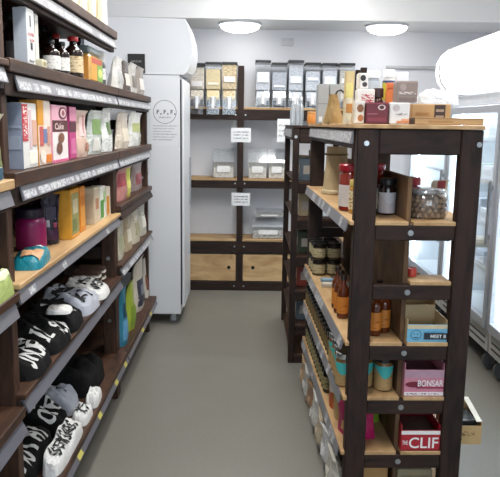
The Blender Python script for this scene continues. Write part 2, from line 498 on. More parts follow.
def cloth(name, label, loc, rz, a, b, H, ma, words=(), ink=None, group=None, seed=0, slope=0.0, cat='cloth', n=6, fold=1.0, bands=()):
    """soft folded garment: half sizes a (x) and b (y), height H. words: (string, x, y, letter height, angle)"""
    t = thing(name, label, cat, loc, rz, group)
    rnd = random.Random(seed); ph = [rnd.uniform(0, 6.28) for _ in range(8)]
    P = 4.5
    def f(x, y):
        R = (abs(x / a) ** P + abs(y / b) ** P) ** (1 / P)
        k = max(0.0, 1 - min(1, R) ** n) ** 0.42
        wv = fold * (.13 * math.sin(4 * x / a + ph[0] + 2.2 * y / b) * math.sin(3 * y / b + ph[1]) + .09 * math.sin(8 * y / b + 3 * x / a + ph[2]) + .05 * math.sin(13 * x / a + ph[3]) * math.sin(11 * y / b + ph[4]))
        return H * k * (0.86 + wv) * (1 - slope * x / a)
    mb = MB(); NU = NV = 30
    def fn(i, j):
        x, y = 2 * i - 1, 2 * j - 1
        g = (abs(x) ** P + abs(y) ** P) ** (1 / P)
        q = max(abs(x), abs(y)) / g if g > 1e-6 else 1
        x, y = x * q * a, y * q * b
        return (x, y, max(0.0, f(x, y)))
    mb.grid(fn, NU, NV)
    o = len(mb.v)
    ring = [i for i in range(NU + 1)] + [(NU + 1) * (j + 1) + NU for j in range(NV)] + [(NU + 1) * NV + i for i in reversed(range(NU))] + [(NU + 1) * j for j in reversed(range(1, NV))]
    mb.f.append(tuple(reversed(ring)))
    part('fabric', mb, ma, t)
    def top(x, y): return max(0.002, f(x, y)) + 0.004
    for (x0, x1, y0, y1, bm_) in bands:
        part('fabric_panel', MB().grid(lambda i, j: (x0 + (x1 - x0) * i, y0 + (y1 - y0) * j, top(x0 + (x1 - x0) * i, y0 + (y1 - y0) * j) + .001), 14, 14), bm_, t)
    for wd, x, y, lh, ang in words:
        ca, sa = math.cos(ang), math.sin(ang); tot = len(wd) * lh * .72
        for k, ch in enumerate(wd):
            mb = MB()
            for st in STROKES[ch]:
                pts = []
                for p, q in zip(st[:-1], st[1:]):
                    for s_ in range(6): pts.append((p[0] + (q[0] - p[0]) * s_ / 6, p[1] + (q[1] - p[1]) * s_ / 6))
                pts.append(st[-1])
                base = len(mb.v); hw = lh * .085
                for i, p in enumerate(pts):
                    p0, p1 = pts[max(0, i - 1)], pts[min(len(pts) - 1, i + 1)]
                    dx, dy = p1[0] - p0[0], p1[1] - p0[1]; l = math.hypot(dx, dy) or 1
                    nx, ny = -dy / l, dx / l
                    for sg in (-1, 1):
                        lx = (p[0] * .72 * lh + k * lh * .72 * 1.0 - tot / 2) + sg * nx * hw
                        ly = (p[1] - .5) * lh + sg * ny * hw
                        X, Y = x + lx * ca - ly * sa, y + lx * sa + ly * ca
                        mb.v.append((X, Y, top(X, Y)))
                for i in range(len(pts) - 1): mb.f.append((base + 2 * i, base + 2 * i + 1, base + 2 * i + 3, base + 2 * i + 2))
            part('lettering', mb, ink, t)
    return t

# ------------------------------------------------------------ room
XL, XR, YB, YF, ZLOW, ZHI, YBULK = -1.28, 2.42, 6.5, -2.4, 2.46, 2.95, 5.86
fl = mat((124, 121, 113), 0.36, 0, 0.05, 55, spec=0.45).copy(); fl.name = 'vinyl_floor'
nt = fl.node_tree
tc = nt.nodes.new('ShaderNodeTexCoord'); n2 = nt.nodes.new('ShaderNodeTexNoise'); n2.inputs['Scale'].default_value = 2.2
mr = nt.nodes.new('ShaderNodeMapRange'); mr.inputs[3].default_value = 0.30; mr.inputs[4].default_value = 0.5
nt.links.new(tc.outputs['Object'], n2.inputs['Vector']); nt.links.new(n2.outputs['Fac'], mr.inputs[0])
nt.links.new(mr.outputs[0], nt.nodes['Principled BSDF'].inputs['Roughness'])
struct('floor', MB().box(XL - .1, XR + .1, YF - .1, YB + .1, -0.1, 0), fl)
WALL = mat((228, 230, 236), 0.7, 0, 0.012, 2.0)
CEIL = mat((238, 238, 238), 0.8, 0, 0.01, 2.0)
struct('wall_back', MB().box(XL - .1, XR + .1, YB, YB + .1, 0, ZHI), WALL)
struct('wall_left', MB().box(XL - .1, XL, YF, YB, 0, ZHI), WALL)
struct('wall_right', MB().box(XR, XR + .1, YF, YB, 0, ZHI), WALL)
struct('wall_front', MB().box(XL - .1, XR + .1, YF - .1, YF, 0, .8).box(XL - .1, XR + .1, YF - .1, YF, 2.35, ZHI).box(XL - .1, -.95, YF - .1, YF, .8, 2.35).box(1.95, XR + .1, YF - .1, YF, .8, 2.35), WALL)
win = struct('window_1', MB().cbox(-.95, -.89, YF - .08, YF - .02, .8, 2.35, .004).cbox(1.89, 1.95, YF - .08, YF - .02, .8, 2.35, .004).cbox(-.89, 1.89, YF - .08, YF - .02, .8, .86, .004).cbox(-.89, 1.89, YF - .08, YF - .02, 2.29, 2.35, .004).cbox(.47, .53, YF - .08, YF - .02, .86, 2.29, .004), WHITE_STEEL)
part('window_pane', MB().box(-.89, .47, YF - .053, YF - .047, .86, 2.29).box(.53, 1.89, YF - .053, YF - .047, .86, 2.29), GLASSP, win)
ld = bpy.data.lights.new('daylight', 'AREA'); ld.shape = 'RECTANGLE'; ld.size = 2.7; ld.size_y = 1.4; ld.energy = WINDOW_W; ld.color = (.80, .90, 1.0)
lo = bpy.data.objects.new('daylight', ld); COL.objects.link(lo); lo.location = (.5, YF - .2, 1.58); lo.rotation_euler = (math.pi / 2, 0, 0)
struct('ceiling', MB().box(XL - .1, XR + .1, YF - .1, YB + .1, ZHI, ZHI + .1), CEIL)
struct('trim_1', MB().cbox(XL, XR, YBULK, YB, ZLOW, ZHI, 0.004), CEIL)
struct('baseboard_back', MB().cbox(XL, XR, YB - .012, YB, 0, .09, .002), WHITE_STEEL)
# main ceiling light panels (above the frame) with their own light
def ceiling_panel(x, y, k):
    t = thing('ceiling_light', 'long white ceiling light panel over the shop floor', 'light', (x, y, ZHI), 0, 'main ceiling light panels')
    part('frame', MB().cbox(-.16, .16, -.62, .62, -.05, 0, .004), WHITE_STEEL, t)
    part('diffuser', MB().box(-.145, .145, -.60, .60, -.056, -.05), glow(PANEL_COL, 4.0), t)
    ld = bpy.data.lights.new('panel_lamp', 'AREA'); ld.shape = 'RECTANGLE'; ld.size = .29; ld.size_y = 1.2; ld.energy = LAMP_W; ld.color = PANEL_COL
    lo = bpy.data.objects.new('panel_lamp', ld); COL.objects.link(lo); lo.parent = t; lo.location = (0, 0, -.06)
for k, (x, y) in enumerate(((-.15, 1.5), (-.15, 3.3), (1.25, 2.4), (.35, 5.0))): ceiling_panel(x, y, k)

# round oyster lights on the low ceiling
def oyster(u, label):
    p = at(u, 24, Z=ZLOW)
    t = thing('oyster_light', label, 'light', (p.x, YBULK + .24, ZLOW), 0, 'round ceiling lights on the bulkhead')
    part('base_ring', MB().lathe([(.19, 0), (.19, -.018), (.18, -.02)], 32), WHITE_STEEL, t)
    part('dome', MB().lathe([(.18, -.018), (.17, -.04), (.14, -.06), (.09, -.075), (.04, -.081), (0, -.082)], 32), glow((1, .98, .94), 8.0), t)
oyster(240, 'round glowing ceiling light above the clear bulk food dispensers')
oyster(389, 'round glowing ceiling light above the bare white back wall')

# power outlet and trunking on the back wall
p = at(287, 42, Y=YB)
t = thing('wall_outlet', 'white double wall socket plate above the dispensers', 'socket', (p.x, YB, p.z))
part('plate', MB().cbox(-.06, .06, -.01, 0, -.036, .036, .003), mat((206, 207, 212), .4), t)
for sx in (-.03, .03): part('switch', MB().cbox(sx - .008, sx + .008, -.014, -.01, .008, .024, .001), mat((190, 191, 196), .4), t)
p0, p1 = at(386, 66.5, Y=YB), at(440, 67.5, Y=YB)
tag(part('cable_trunking', MB().cbox(p0.x, XR, YB - .02, YB, p0.z - .022, p0.z + .008, .003), mat((188, 189, 192), .5)), 'thin grey cable trunking running along white back wall', 'trunking')

# ------------------------------------------------------------ timber shelving along the left wall
BOLT_ME = None
def bolt(parent, x, y, z, axis='y', r=0.009):
    mb = MB()
    e = Vector({'y': (0, -1, 0), 'x': (-1, 0, 0), 'X': (1, 0, 0)}[axis])
    c = Vector((x, y, z))
    mb.cyl(c, c + e * .003, r * 1.25, 12); mb.cyl(c + e * .003, c + e * .007, r * .7, 6)
    return part('bolt', mb, STEEL, parent)

NY0, NY1, MY1, FY1 = .92, 1.985, 3.655, 4.90
XF, XBK = -0.69, -1.08          # front and back of the left shelves
def left_unit(label, y0, y1, shelves, ztop, end_near=True, first=0.0):
    """shelves: (z_top, thickness, material, strip_top, strip material, x_front, y_start, tags)"""
    t = thing('shelving_unit', label, 'shelf', ((XF + XBK) / 2, (y0 + y1) / 2, 0), 0)
    ox, oy = (XF + XBK) / 2, (y0 + y1) / 2
    for ya in (y0, y1 - .045):
        for xa in (XF - .105, XBK):
            if xa > -.9 and y1 == NY1 and ya > y0: continue
            zt = 1.312 if xa > -.9 and abs(ya - MY1) < .06 else ztop
            part('post', MB().cbox(xa - ox, xa + .075 - ox, ya - oy, ya + .045 - oy, 0, zt, .003), BROWN if xa > -.9 else DARK, t)
        for z in (.12, .50, .86, 1.22, 1.56):
            if z < ztop and (z < 1.3 or abs(ya - MY1) > .06): part('rung', MB().cbox(XBK + .075 - ox, XF - .105 - ox, ya + .005 - oy, ya + .04 - oy, z - .035, z + .035, .003), DARK_X, t)
    for z in (.15, .47, .83, 1.18) if y1 != NY1 else (): bolt(t, XF - .068 - ox, y1 - .045 - oy, z)
    part('back_panel', MB().box(XBK - .012 - ox, XBK - ox, y0 - oy, y1 - oy, .05, ztop), DARK, t)
    for (zt, th, ma, st, sm, xf, ys, ntag, tilt) in shelves:
        b = part('shelf_board', MB().cbox(XBK - ox, xf - ox, y0 + .001 - oy, y1 - .001 - oy, zt - th, zt, .003), ma, t)
        if st is None: continue
        # rail behind the strip, then the strip itself, tilted
        part('rail', MB().cbox(xf - .045 - ox, xf - .018 - ox, y0 + .001 - oy, y1 - .001 - oy, st - .062, zt - th - .0005, .002), DARK_Y, b)
        dx = 0.016 * (tilt - .75)
        ya, yb = ys - oy, y1 - .012 - oy
        mb = MB().prism([(xf - .017 - ox, st - .003), (xf - .012 - ox, st), (xf - .004 + dx - ox, st - .044), (xf - .010 + dx - ox, st - .047)], 'y', ya, yb)
        part('price_strip', mb, sm, b)
        rnd = random.Random(int(zt * 1000))
        y = ya + .01
        while y < yb - .06:
            w = rnd.choice((.05, .058, .066))
            if rnd.random() < ntag:
                mb = MB()
                mb.v = [(xf - .0112 - ox, y, st - .004), (xf - .0112 - ox, y + w, st - .004), (xf - .0045 + dx - ox, y + w, st - .040), (xf - .0045 + dx - ox, y, st - .040)]
                mb.f = [(0, 1, 2, 3)]
                part('price_tag', mb, TAG if zt > .3 else TAG_Y, b)
            y += w + rnd.choice((.004, .012, .03))
    return t

Z0, Z1, Z2, Z3, Z4, Z5 = 2.052, 1.762, 1.425, 1.082, .722, .275
NY0, NY1, MY1, FY1 = .92, 1.985, 3.655, 4.90
left_unit('dark timber shelving unit stocked with bottles, cake mixes and folded clothes', NY1 + .002, MY1, [
    (Z0, .040, BROWN_Y, 2.008, STRIP, XF, NY1 + .06, .9, 1), (Z1, .040, BROWN_Y, 1.716, STRIP, XF, NY1 + .08, .9, 1), (Z2, .045, BROWN_Y, 1.378, STRIP, XF, NY1 + .08, .9, 1),
    (Z3, .018, PLY, 1.062, STRIP, XF, NY1 + .01, .15, 1), (Z4, .020, BROWN_Y, .702, STRIP_DK, XF, NY1 + .01, 0, 1.6), (Z5, .03, BROWN_Y, .262, STRIP_DK, -.665, NY1 + .01, .12, 1.6)], 2.6)
left_unit('dark timber shelving unit of standing food bags beside the white fridge', MY1 + .002, FY1, [
    (Z1, .040, BROWN_Y, 1.716, STRIP, XF, MY1 + .02, .9, 1), (Z2, .045, BROWN_Y, 1.378, STRIP, XF, MY1 + .02, .9, 1),
    (1.118, .030, BROWN_Y, 1.085, DARK_Y, XF, MY1 + .01, 0, 1.6), (.782, .018, BROWN_Y, .762, STRIP, XF, MY1 + .01, .8, 1.6), (Z5, .03, BROWN_Y, .262, STRIP_DK, -.665, MY1 + .01, .12, 1.6)], 1.735)
left_unit('dark timber shelving unit nearest the shop front with lower boards', NY0, NY1, [
    (1.755, .020, BROWN_Y, 1.733, STRIP, XF, NY0 + .01, .9, 1), (1.408, .030, PLY, 1.374, STRIP, XF, NY0 + .01, .2, 1),
    (1.062, .030, BROWN_Y, 1.026, STRIP, XF, NY0 + .01, .25, 1), (.685, .035, BROWN_Y, .647, STRIP_DK, XF, NY0 + .01, .2, 1.6), (.26, .03, BROWN_Y, .23, STRIP_DK, XF, NY0 + .01, .1, 1.6)], 2.6)

# ------------------------------------------------------------ white upright fridge at the end of the left shelves
FX, FY, FYE = -.497, 5.06, 5.62
def caster(parent, x, y, r=.035):
    c = part('caster', MB().cyl((x, y - .012, r), (x, y + .012, r), r, 16), mat((90, 92, 94), .5), parent)
    part('caster_fork', MB().box(x - .018, x + .018, y - .018, y - .014, r * .6, r * 2.2).box(x - .018, x + .018, y + .014, y + .018, r * .6, r * 2.2).box(x - .025, x + .025, y - .02, y + .02, r * 2.2, r * 2.35), STEEL, c)
t = thing('upright_fridge', 'white upright display fridge with curved top canopy and round printed notice', 'fridge', ((FX - 1.2) / 2, (FY + FYE) / 2, 0))
ox, oy = (FX - 1.2) / 2, (FY + FYE) / 2
part('cabinet', MB().cbox(-1.2 - ox, FX - ox, FY - oy, FYE - oy, .083, 1.93, .006), WHITE_STEEL, t)
part('gasket', MB().box(FX - ox, FX + .012 - ox, FY + .012 - oy, FYE - .012 - oy, .16, 1.90), BLACK_PL, t)
d = part('door', MB().cbox(FX + .012 - ox, FX + .03 - ox, FY + .004 - oy, FYE - .004 - oy, .14, 1.905, .006), WHITE_STEEL, t)
part('handle', MB().cbox(FX + .03 - ox, FX + .042 - ox, FYE - .07 - oy, FYE - .04 - oy, .9, 1.3, .004), STEEL, d)
prof = [(-1.2 - ox, 1.934), (FX + .03 - ox, 1.934), (FX + .055 - ox, 1.96), (FX + .078 - ox, 2.01), (FX + .092 - ox, 2.08), (FX + .094 - ox, 2.14), (FX + .086 - ox, 2.21), (FX + .066 - ox, 2.28), (FX + .042 - ox, 2.335), (-1.2 - ox, 2.345)]
part('canopy', MB().prism(prof, 'y', FY - oy, FYE - oy), WHITE_STEEL, t)
part('canopy_edge', MB().prism([(a + .002 if k in range(1, 9) else a, b) for k, (a, b) in enumerate(prof[1:9])] + [(a - .012, b) for a, b in reversed(prof[1:9])], 'y', FY - .003 - oy, FY - oy), mat((226, 229, 234), .35), t)
for xx in (-1.13, FX - .06):
    for yy in (FY + .06, FYE - .06): caster(t, xx - ox, yy - oy)
# notice taped to the fridge side
p0, p1 = at(150, 146, Y=FY), at(180, 100, Y=FY)
w, h = p1.x - p0.x, p1.z - p0.z
n = thing('paper_notice', 'white paper notice with a round emblem taped to the fridge side', 'notice', ((p0.x + p1.x) / 2, FY - .001, p0.z))
part('sheet', MB().box(-w / 2, w / 2, -.0006, .0004, 0, h), mat((226, 228, 232), .35, 0, .01, 5), n)
mb = MB(); rr = .088; cz = h * .74
for r_ in (rr, rr - .004):
    b0 = len(mb.v)
    for k in range(40): mb.v.append((r_ * math.cos(k * math.pi / 20), -.0012, cz + r_ * math.sin(k * math.pi / 20)))
for k in range(40): mb.f.append((k, (k + 1) % 40, 40 + (k + 1) % 40, 40 + k))
part('emblem_ring', mb, mat((112, 115, 122), .5), n)
for k, s in enumerate(('F', 'F', 'F')):
    me = text_mesh(s, None, .032, .02)
    for v in me.vertices: v.co = (v.co.x - .052 + k * .052, -.0014, v.co.y + cz)
    link('lettering', me, mat((50, 52, 58), .5, 0, 0), n)
for k in range(3):
    mb = MB(); mb.v = [(-.029 + k * .052 + .006 * math.cos(j * .785), -.0014, cz - .015 + .006 * math.sin(j * .785)) for j in range(8)]; mb.f = [tuple(range(8))]
    part('dot', mb, mat((50, 52, 58), .5, 0, 0), n)
part('small_print', MB().box(-.045, .045, -.0014, -.001, cz - .045, cz - .035), print_mat((226, 228, 232), (120, 122, 128), 200, .5), n)
for k in range(6): part('print_line', MB().box(-w * .40, w * (.40 - .08 * (k % 3)), -.0014, -.001, h * (.44 - .06 * k) - .004, h * (.44 - .06 * k) + .004), print_mat((222, 224, 228), (165, 168, 174), 160, .48), n)
# black card stuck above the bags
p0, p1 = at(128, 73, Y=FY), at(145, 54, Y=FY)
n = thing('black_card', 'small black card fixed to fridge side above the bags', 'sign', ((p0.x + p1.x) / 2, FY - .001, p0.z))
w, h = p1.x - p0.x, p1.z - p0.z
part('card', MB().cbox(-w / 2, w / 2, -.008, .0004, 0, h, .002), mat((34, 32, 33), .5), n)
part('print_line', MB().box(-w * .3, w * .3, -.0092, -.0085, h * .55, h * .66), print_mat((34, 32, 33), (150, 150, 150), 120, .5), n)

# ------------------------------------------------------------ back wall shelving
BY = 6.17
bx0, bx1 = -1.02, 1.10
t = thing('back_shelving', 'dark framed bulk food shelving against the back wall with plywood doors', 'shelf', (0, BY, 0))
for px in (bx0 + .03, -.048, bx1 - .03):
    for yy in (0, .27):
        po = part('post', MB().cbox(px - .028, px + .028, yy, yy + .045, 0, 2.10, .003), DARK, t)
    for z in (.045, .43, 1.03, 1.66):
        for sx in (-.045, .045): bolt(t, px + sx, -.004, z, 'y', .006)
for (z0, z1) in ((0, .088), (.366, .478), (.985, 1.056), (1.615, 1.71)):
    part('rail', MB().cbox(bx0, bx1, -.004, .034, z0, z1, .003), DARK_X, t)
for z in (.50, 1.075, 1.73):
    for xa, xb in ((bx0 + .06, -.078), (-.018, bx1 - .06)):
        part('shelf_board', MB().cbox(xa, xb, .0, .315, z - .02, z, .002), PLY_X, t)
for xa, xb, hx in ((bx0 + .062, -.08, -.145), (-.012, .50, .085), (.505, bx1 - .062, .56)):
    d = part('cupboard_door', MB().cbox(xa, xb, .004, .022, .094, .352, .002), PLY_DOOR, t)
    part('finger_hole', MB().cyl((hx, .003, .225), (hx, .0045, .225), .017, 16), mat((14, 10, 8), .9), d)

# clear gravity dispensers
def dispenser(fill, label, loc, w=.139, h=.45, group=None, card=None, seed=0, fillh=.72, drop=0.0):
    t = thing('bulk_dispenser', label, 'dispenser', loc, 0, group)
    d = .24
    hop = MB()
    zb, zt = .10, h
    q = [(-d * .5, zt), (-d * .5, zb + .055), (-d * .15, zb), (d * .2, zb), (d * .5, zb + .10), (d * .5, zt)]
    part('hopper', hop.prism(q, 'x', -w / 2, w / 2), CLEARP, t)
    part('lid', MB().cbox(-w / 2 - .002, w / 2 + .002, -d * .5 - .004, d * .5, zt + .0005, zt + .022, .003), BLACK_PL, t)
    ft = zb + .03 + (zt - zb) * fillh
    q2 = [(-d * .46, ft), (-d * .46, zb + .06), (-d * .14, zb + .008), (d * .18, zb + .008), (d * .46, zb + .105), (d * .46, ft + .02)]
    part('contents', MB().prism(q2, 'x', -w / 2 + .006, w / 2 - .006), print_mat(fill[0], fill[1], 46, .5), t)
    part('stand', MB().box(-w * .44, -w * .40, -d * .4, d * .48, 0, zb + .11).box(w * .40, w * .44, -d * .4, d * .48, 0, zb + .11).box(-w * .44, w * .44, d * .36, d * .48, 0, .012), clear((.85, .87, .9), .15, .1, .3), t)
    # spout with a lever handle in front
    sp = part('spout', MB().prism([(-d * .5, zb + .05), (-d * .62, zb - .01), (-d * .60, zb - .085 - drop), (-d * (.30 + drop * 1.6), zb - .085 - drop), (-d * (.30 + drop * 1.6), zb - .03), (-d * .15, zb - .002)], 'x', -w * .42, w * .42), CLEARP, t)
    part('handle', MB().cbox(-.013, .013, -d * .70, -d * .635, zb - .07 - drop * .6, zb + .03 - drop * .5, .003), mat((240, 240, 242), .3), sp)
    part('spout_gate', MB().cbox(-w * .2, w * .2, -d * .628, -d * .622, zb - .08, zb - .012, .001), mat((190, 190, 194), .4), sp)
    part('spout_contents', MB().prism([(-d * .49, zb + .044), (-d * .605, zb - .012), (-d * .58, zb - .04), (-d * .30, zb - .04), (-d * .16, zb - .006)], 'x', -w * .40, w * .40), print_mat(*fill, 46, .5), t)
    if card:
        part('label_card', MB().box(-w * .36, w * .36, -d * .5 - .0025, -d * .5 - .001, zb + card[0] * (zt - zb), zb + card[1] * (zt - zb)), mat(card[2], .4, 0, .03, 20), t)
    return t
fills = [((226, 218, 204), (196, 184, 166)), ((236, 218, 172), (224, 202, 152)), ((232, 214, 176), (190, 160, 112)), ((206, 208, 214), (170, 174, 184)), ((190, 194, 204), (150, 156, 168)),
         ((206, 210, 216), (168, 174, 186)), ((208, 212, 220), (176, 182, 192)), ((206, 210, 218), (176, 180, 190)), ((212, 210, 204), (180, 176, 168))]
names = ['of pale oats behind the white fridge edge', 'of yellow couscous, middle of the three by the post', 'of golden granola beside the dark post', 'of pale grain with a big white card', 'of grey seeds second from the post',
         'of pale flakes with lid raised above neighbours', 'of pale grey rice, fourth from the dark post', 'of grey grain behind the grey cartons', 'of cream grain behind the stacked packets']
cen = [197.0, 213.2, 229.4, 263, 279.5, 296, 313, 330, 347]
tops = [63, 62, 62, 59.5, 62, 59.5, 62, 62.5, 62.5]
cards = [(.30, .48, (232, 228, 226)), (.35, .42, (240, 236, 220)), (.44, .62, (238, 238, 236)), (.42, .72, (244, 244, 246)), (.30, .36, (230, 232, 236)), (.40, .60, (226, 230, 236)), (.52, .62, (224, 228, 232)), (.42, .66, (228, 232, 238)), (.45, .6, (236, 236, 232))]
fh = [.80, .74, .88, .62, .66, .78, .7, .74, .74]
for k in range(9):
    c = at(cen[k], 80, Y=BY - (.035 if k < 3 else -.02)); zt = at(cen[k], tops[k], Y=BY - .03).z
    base = 1.612
    dispenser(fills[k], 'clear bulk food dispenser ' + names[k], (c.x, BY + (.085 if k < 3 else .14), 1.7305), drop=.085 if k < 3 else 0, h=zt - 1.7305 - .022, group='clear bulk dispensers on the top back shelf', card=cards[k], fillh=fh[k])

# acrylic scoop bins
def scoop_bin(label, x, z, w, h, d, fill, group):
    t = thing('scoop_bin', label, 'bin', (x, BY + .05 + d / 2, z), 0, group)
    q = [(-d / 2, 0), (d / 2, 0), (d / 2, h), (-d * .1, h), (-d / 2, h * .55)]
    part('bin_body', MB().prism(q, 'x', -w / 2, w / 2), CLEARP, t)
    part('contents', MB().prism([(-d * .46, .004), (d * .46, .004), (d * .46, h * .5), (-d * .46, h * .36)], 'x', -w / 2 + .005, w / 2 - .005), print_mat(*fill, 46, .5), t)
    part('flap_lid', MB().prism([(-d / 2 - .003, h * .56), (-d * .1 - .003, h + .004), (-d * .1, h), (-d / 2, h * .55)], 'x', -w / 2 - .002, w / 2 + .002), clear((.9, .92, .94), .2, .1, .25), t)
    part('label_card', MB().box(-w * .3, w * .3, -d / 2 - .003, -d / 2 - .001, h * .2, h * .42), mat((238, 238, 236), .4), t)
    return t
for u, lab, wd in ((223.5, 'clear acrylic scoop bin standing alone left of the post', .20), (257.5, 'clear acrylic scoop bin just right of the post', .175), (276.5, 'clear acrylic scoop bin next along from the post', .155)):
    c = at(u, 176, Y=BY + .05)
    scoop_bin(lab, c.x, 1.0755, wd, .27, .22, ((224, 220, 212), (196, 190, 178)), 'clear scoop bins on the middle back shelf')
c = at(266, 238, Y=BY + .04)
scoop_bin('large clear scoop bin on the lower back shelf', c.x + .02, .5005, .30, .20, .22, ((206, 204, 200), (160, 158, 154)), 'clear scoop bins on the lower back shelf')
scoop_bin('clear scoop bin stacked on top of the large one', c.x + .03, .7035, .26, .07, .2, ((206, 204, 200), (166, 164, 160)), 'clear scoop bins on the lower back shelf')
for (u0, v0, u1, v1, lab) in ((231, 142, 251, 128, 'white paper sign pinned to the post above the scoop bins'), (231.5, 205.5, 250, 193, 'white paper sign pinned to the post below the scoop bins'), (277, 142, 290, 119, 'white framed sign hanging beneath the dispensers')):
    p0, p1 = at(u0, v0, Y=BY - .008), at(u1, v1, Y=BY - .008)
    w, h = p1.x - p0.x, p1.z - p0.z
    n = thing('paper_sign', lab, 'sign', ((p0.x + p1.x) / 2, BY - .0045, p0.z))
    part('sheet', MB().box(-w / 2, w / 2, -.002, 0, 0, h), mat((236, 238, 240), .5, 0, .01), n)
    for k in range(3): part('print_line', MB().box(-w * .38, w * .38, -.0028, -.002, h * (.72 - .22 * k) - .008, h * (.72 - .22 * k) + .006), print_mat((234, 236, 238), (110, 112, 118), 90, .5), n)

# ------------------------------------------------------------ free-standing timber gondola
GX, GY, GR = .42, 2.50, math.radians(1.2)
GW, GL = .478, 1.50
LEV = {'A': 1.217, 'B': .981, 'C': .732, 'D': .503, 'E': .267, 'F': .06}
GT = 1.586
def gond(label, loc, rz, W, L, pw, lefts=True, levels='ABCDEF', full=True, topz=GT, over=.015):
    t = thing('gondola_shelf', label, 'shelf', loc, rz)
    for yy in (0, L - .05):
        for xx in (0, W - pw):
            po = part('post', MB().cbox(xx, xx + pw, yy, yy + .05, 0, topz - .017, .004), DARK, t)
            bolt(po, xx + pw * (.42 if xx == 0 else .82), yy, topz - .017 - .055, 'y', .008)
        part('end_rail', MB().cbox(pw + .0005, W - pw - .0005, yy + .003, yy + .045, topz - .113, topz - .0175, .004), DARK_X, t)
        for k in levels:
            z = LEV[k] - .0155
            br = part('cross_bar', MB().cbox(pw + .0005, W - pw - .0005, yy + .004, yy + .044, z - .058, z, .003), DARK_X, t)
            if full: bolt(br, W * .463, yy + .004, z - .028, 'y', .009)
    part('top_board', MB().cbox(-.015 * (over > 0), W + .003, -.005, L + .005, topz - .0165, topz, .002), PLY if over > 0 else DARK_Y, t)
    dv = W * .463
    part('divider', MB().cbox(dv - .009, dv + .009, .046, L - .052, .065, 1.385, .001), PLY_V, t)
    for xa, xb in ((-.004, .026), (W - .026, W + .004)):
        part('side_rail', MB().cbox(xa, xb, .052, L - .052, topz - .095, topz - .0175, .003), DARK_Y, t)
    PB = PLY if over > 0 else BROWN_Y
    for k in levels:
        z = LEV[k]
        bl = None if k == 'B' and over > 0 else part('shelf_board', MB().cbox(-over, dv - .0095, .004, L - .004, z - .015, z, .0015), PB, t)
        br = part('shelf_board', MB().cbox(dv + .0095, W - .001 if k != 'B' else W - pw - .002, .004, (L - .004) if k != 'B' else .13, z - .015, z, .0015), PB, t)
        for bd, xs, sg in ((bl, -over, -1),):
            if over < 0 or k == 'B': continue
            mb = MB().prism([(xs - sg * .006, z - .004), (xs + sg * .001, z - .002), (xs + sg * .012, z - .046), (xs + sg * .006, z - .049)], 'y', .06, L - .03)
            part('price_strip', mb, STRIP if sg < 0 else STRIP_DK, bd)
            if sg < 0 and k != 'F':
                rnd = random.Random(ord(k)); y = .08
                while y < L - .12:
                    w_ = .055
                    if rnd.random() < .35:
                        mb = MB(); mb.v = [(xs - .0018, y, z - .005), (xs - .0018, y + w_, z - .005), (xs - .0132, y + w_, z - .044), (xs - .0132, y, z - .044)]; mb.f = [(0, 1, 2, 3)]
                        part('price_tag', mb, TAG, bd)
                    y += w_ + .012
    # top price strip with its tags
    xs = -.005
    st = part('price_strip', MB().prism([(xs - .004, topz - .028), (xs, topz - .026), (xs, topz - .074), (xs - .010, topz - .076)], 'y', .056, L - .03), STRIP, t)
    y = .07
    while y < L - .1:
        mb = MB(); mb.v = [(xs - .0055, y, topz - .031), (xs - .0055, y + .06, topz - .031), (xs - .0108, y + .06, topz - .072), (xs - .0108, y, topz - .072)]; mb.f = [(0, 1, 2, 3)]
        part('price_tag', mb, TAG, st)
        y += .064
    return t
gond('dark timber double-sided gondola with jars and bottles, snack boxes on its end', (GX, GY, 0), GR, GW, GL, .083)
# second rack just behind it
def gloc(x, y):        # gondola-local floor position -> world
    c, s = math.cos(GR), math.sin(GR)
    return GX + x * c - y * s, GY + x * s + y * c
RQ = q = at(287.8, 363, Z=0); q2 = at(281.2, 320, Z=0)
RR = math.atan2(-(q2.x - q.x), q2.y - q.y); RLEN = math.hypot(q2.x - q.x, q2.y - q.y) + .05
gond('narrow dark timber rack standing behind the gondola', (q.x, q.y, 0), RR, .42, RLEN, .040, full=False, topz=1.575, over=-.012)

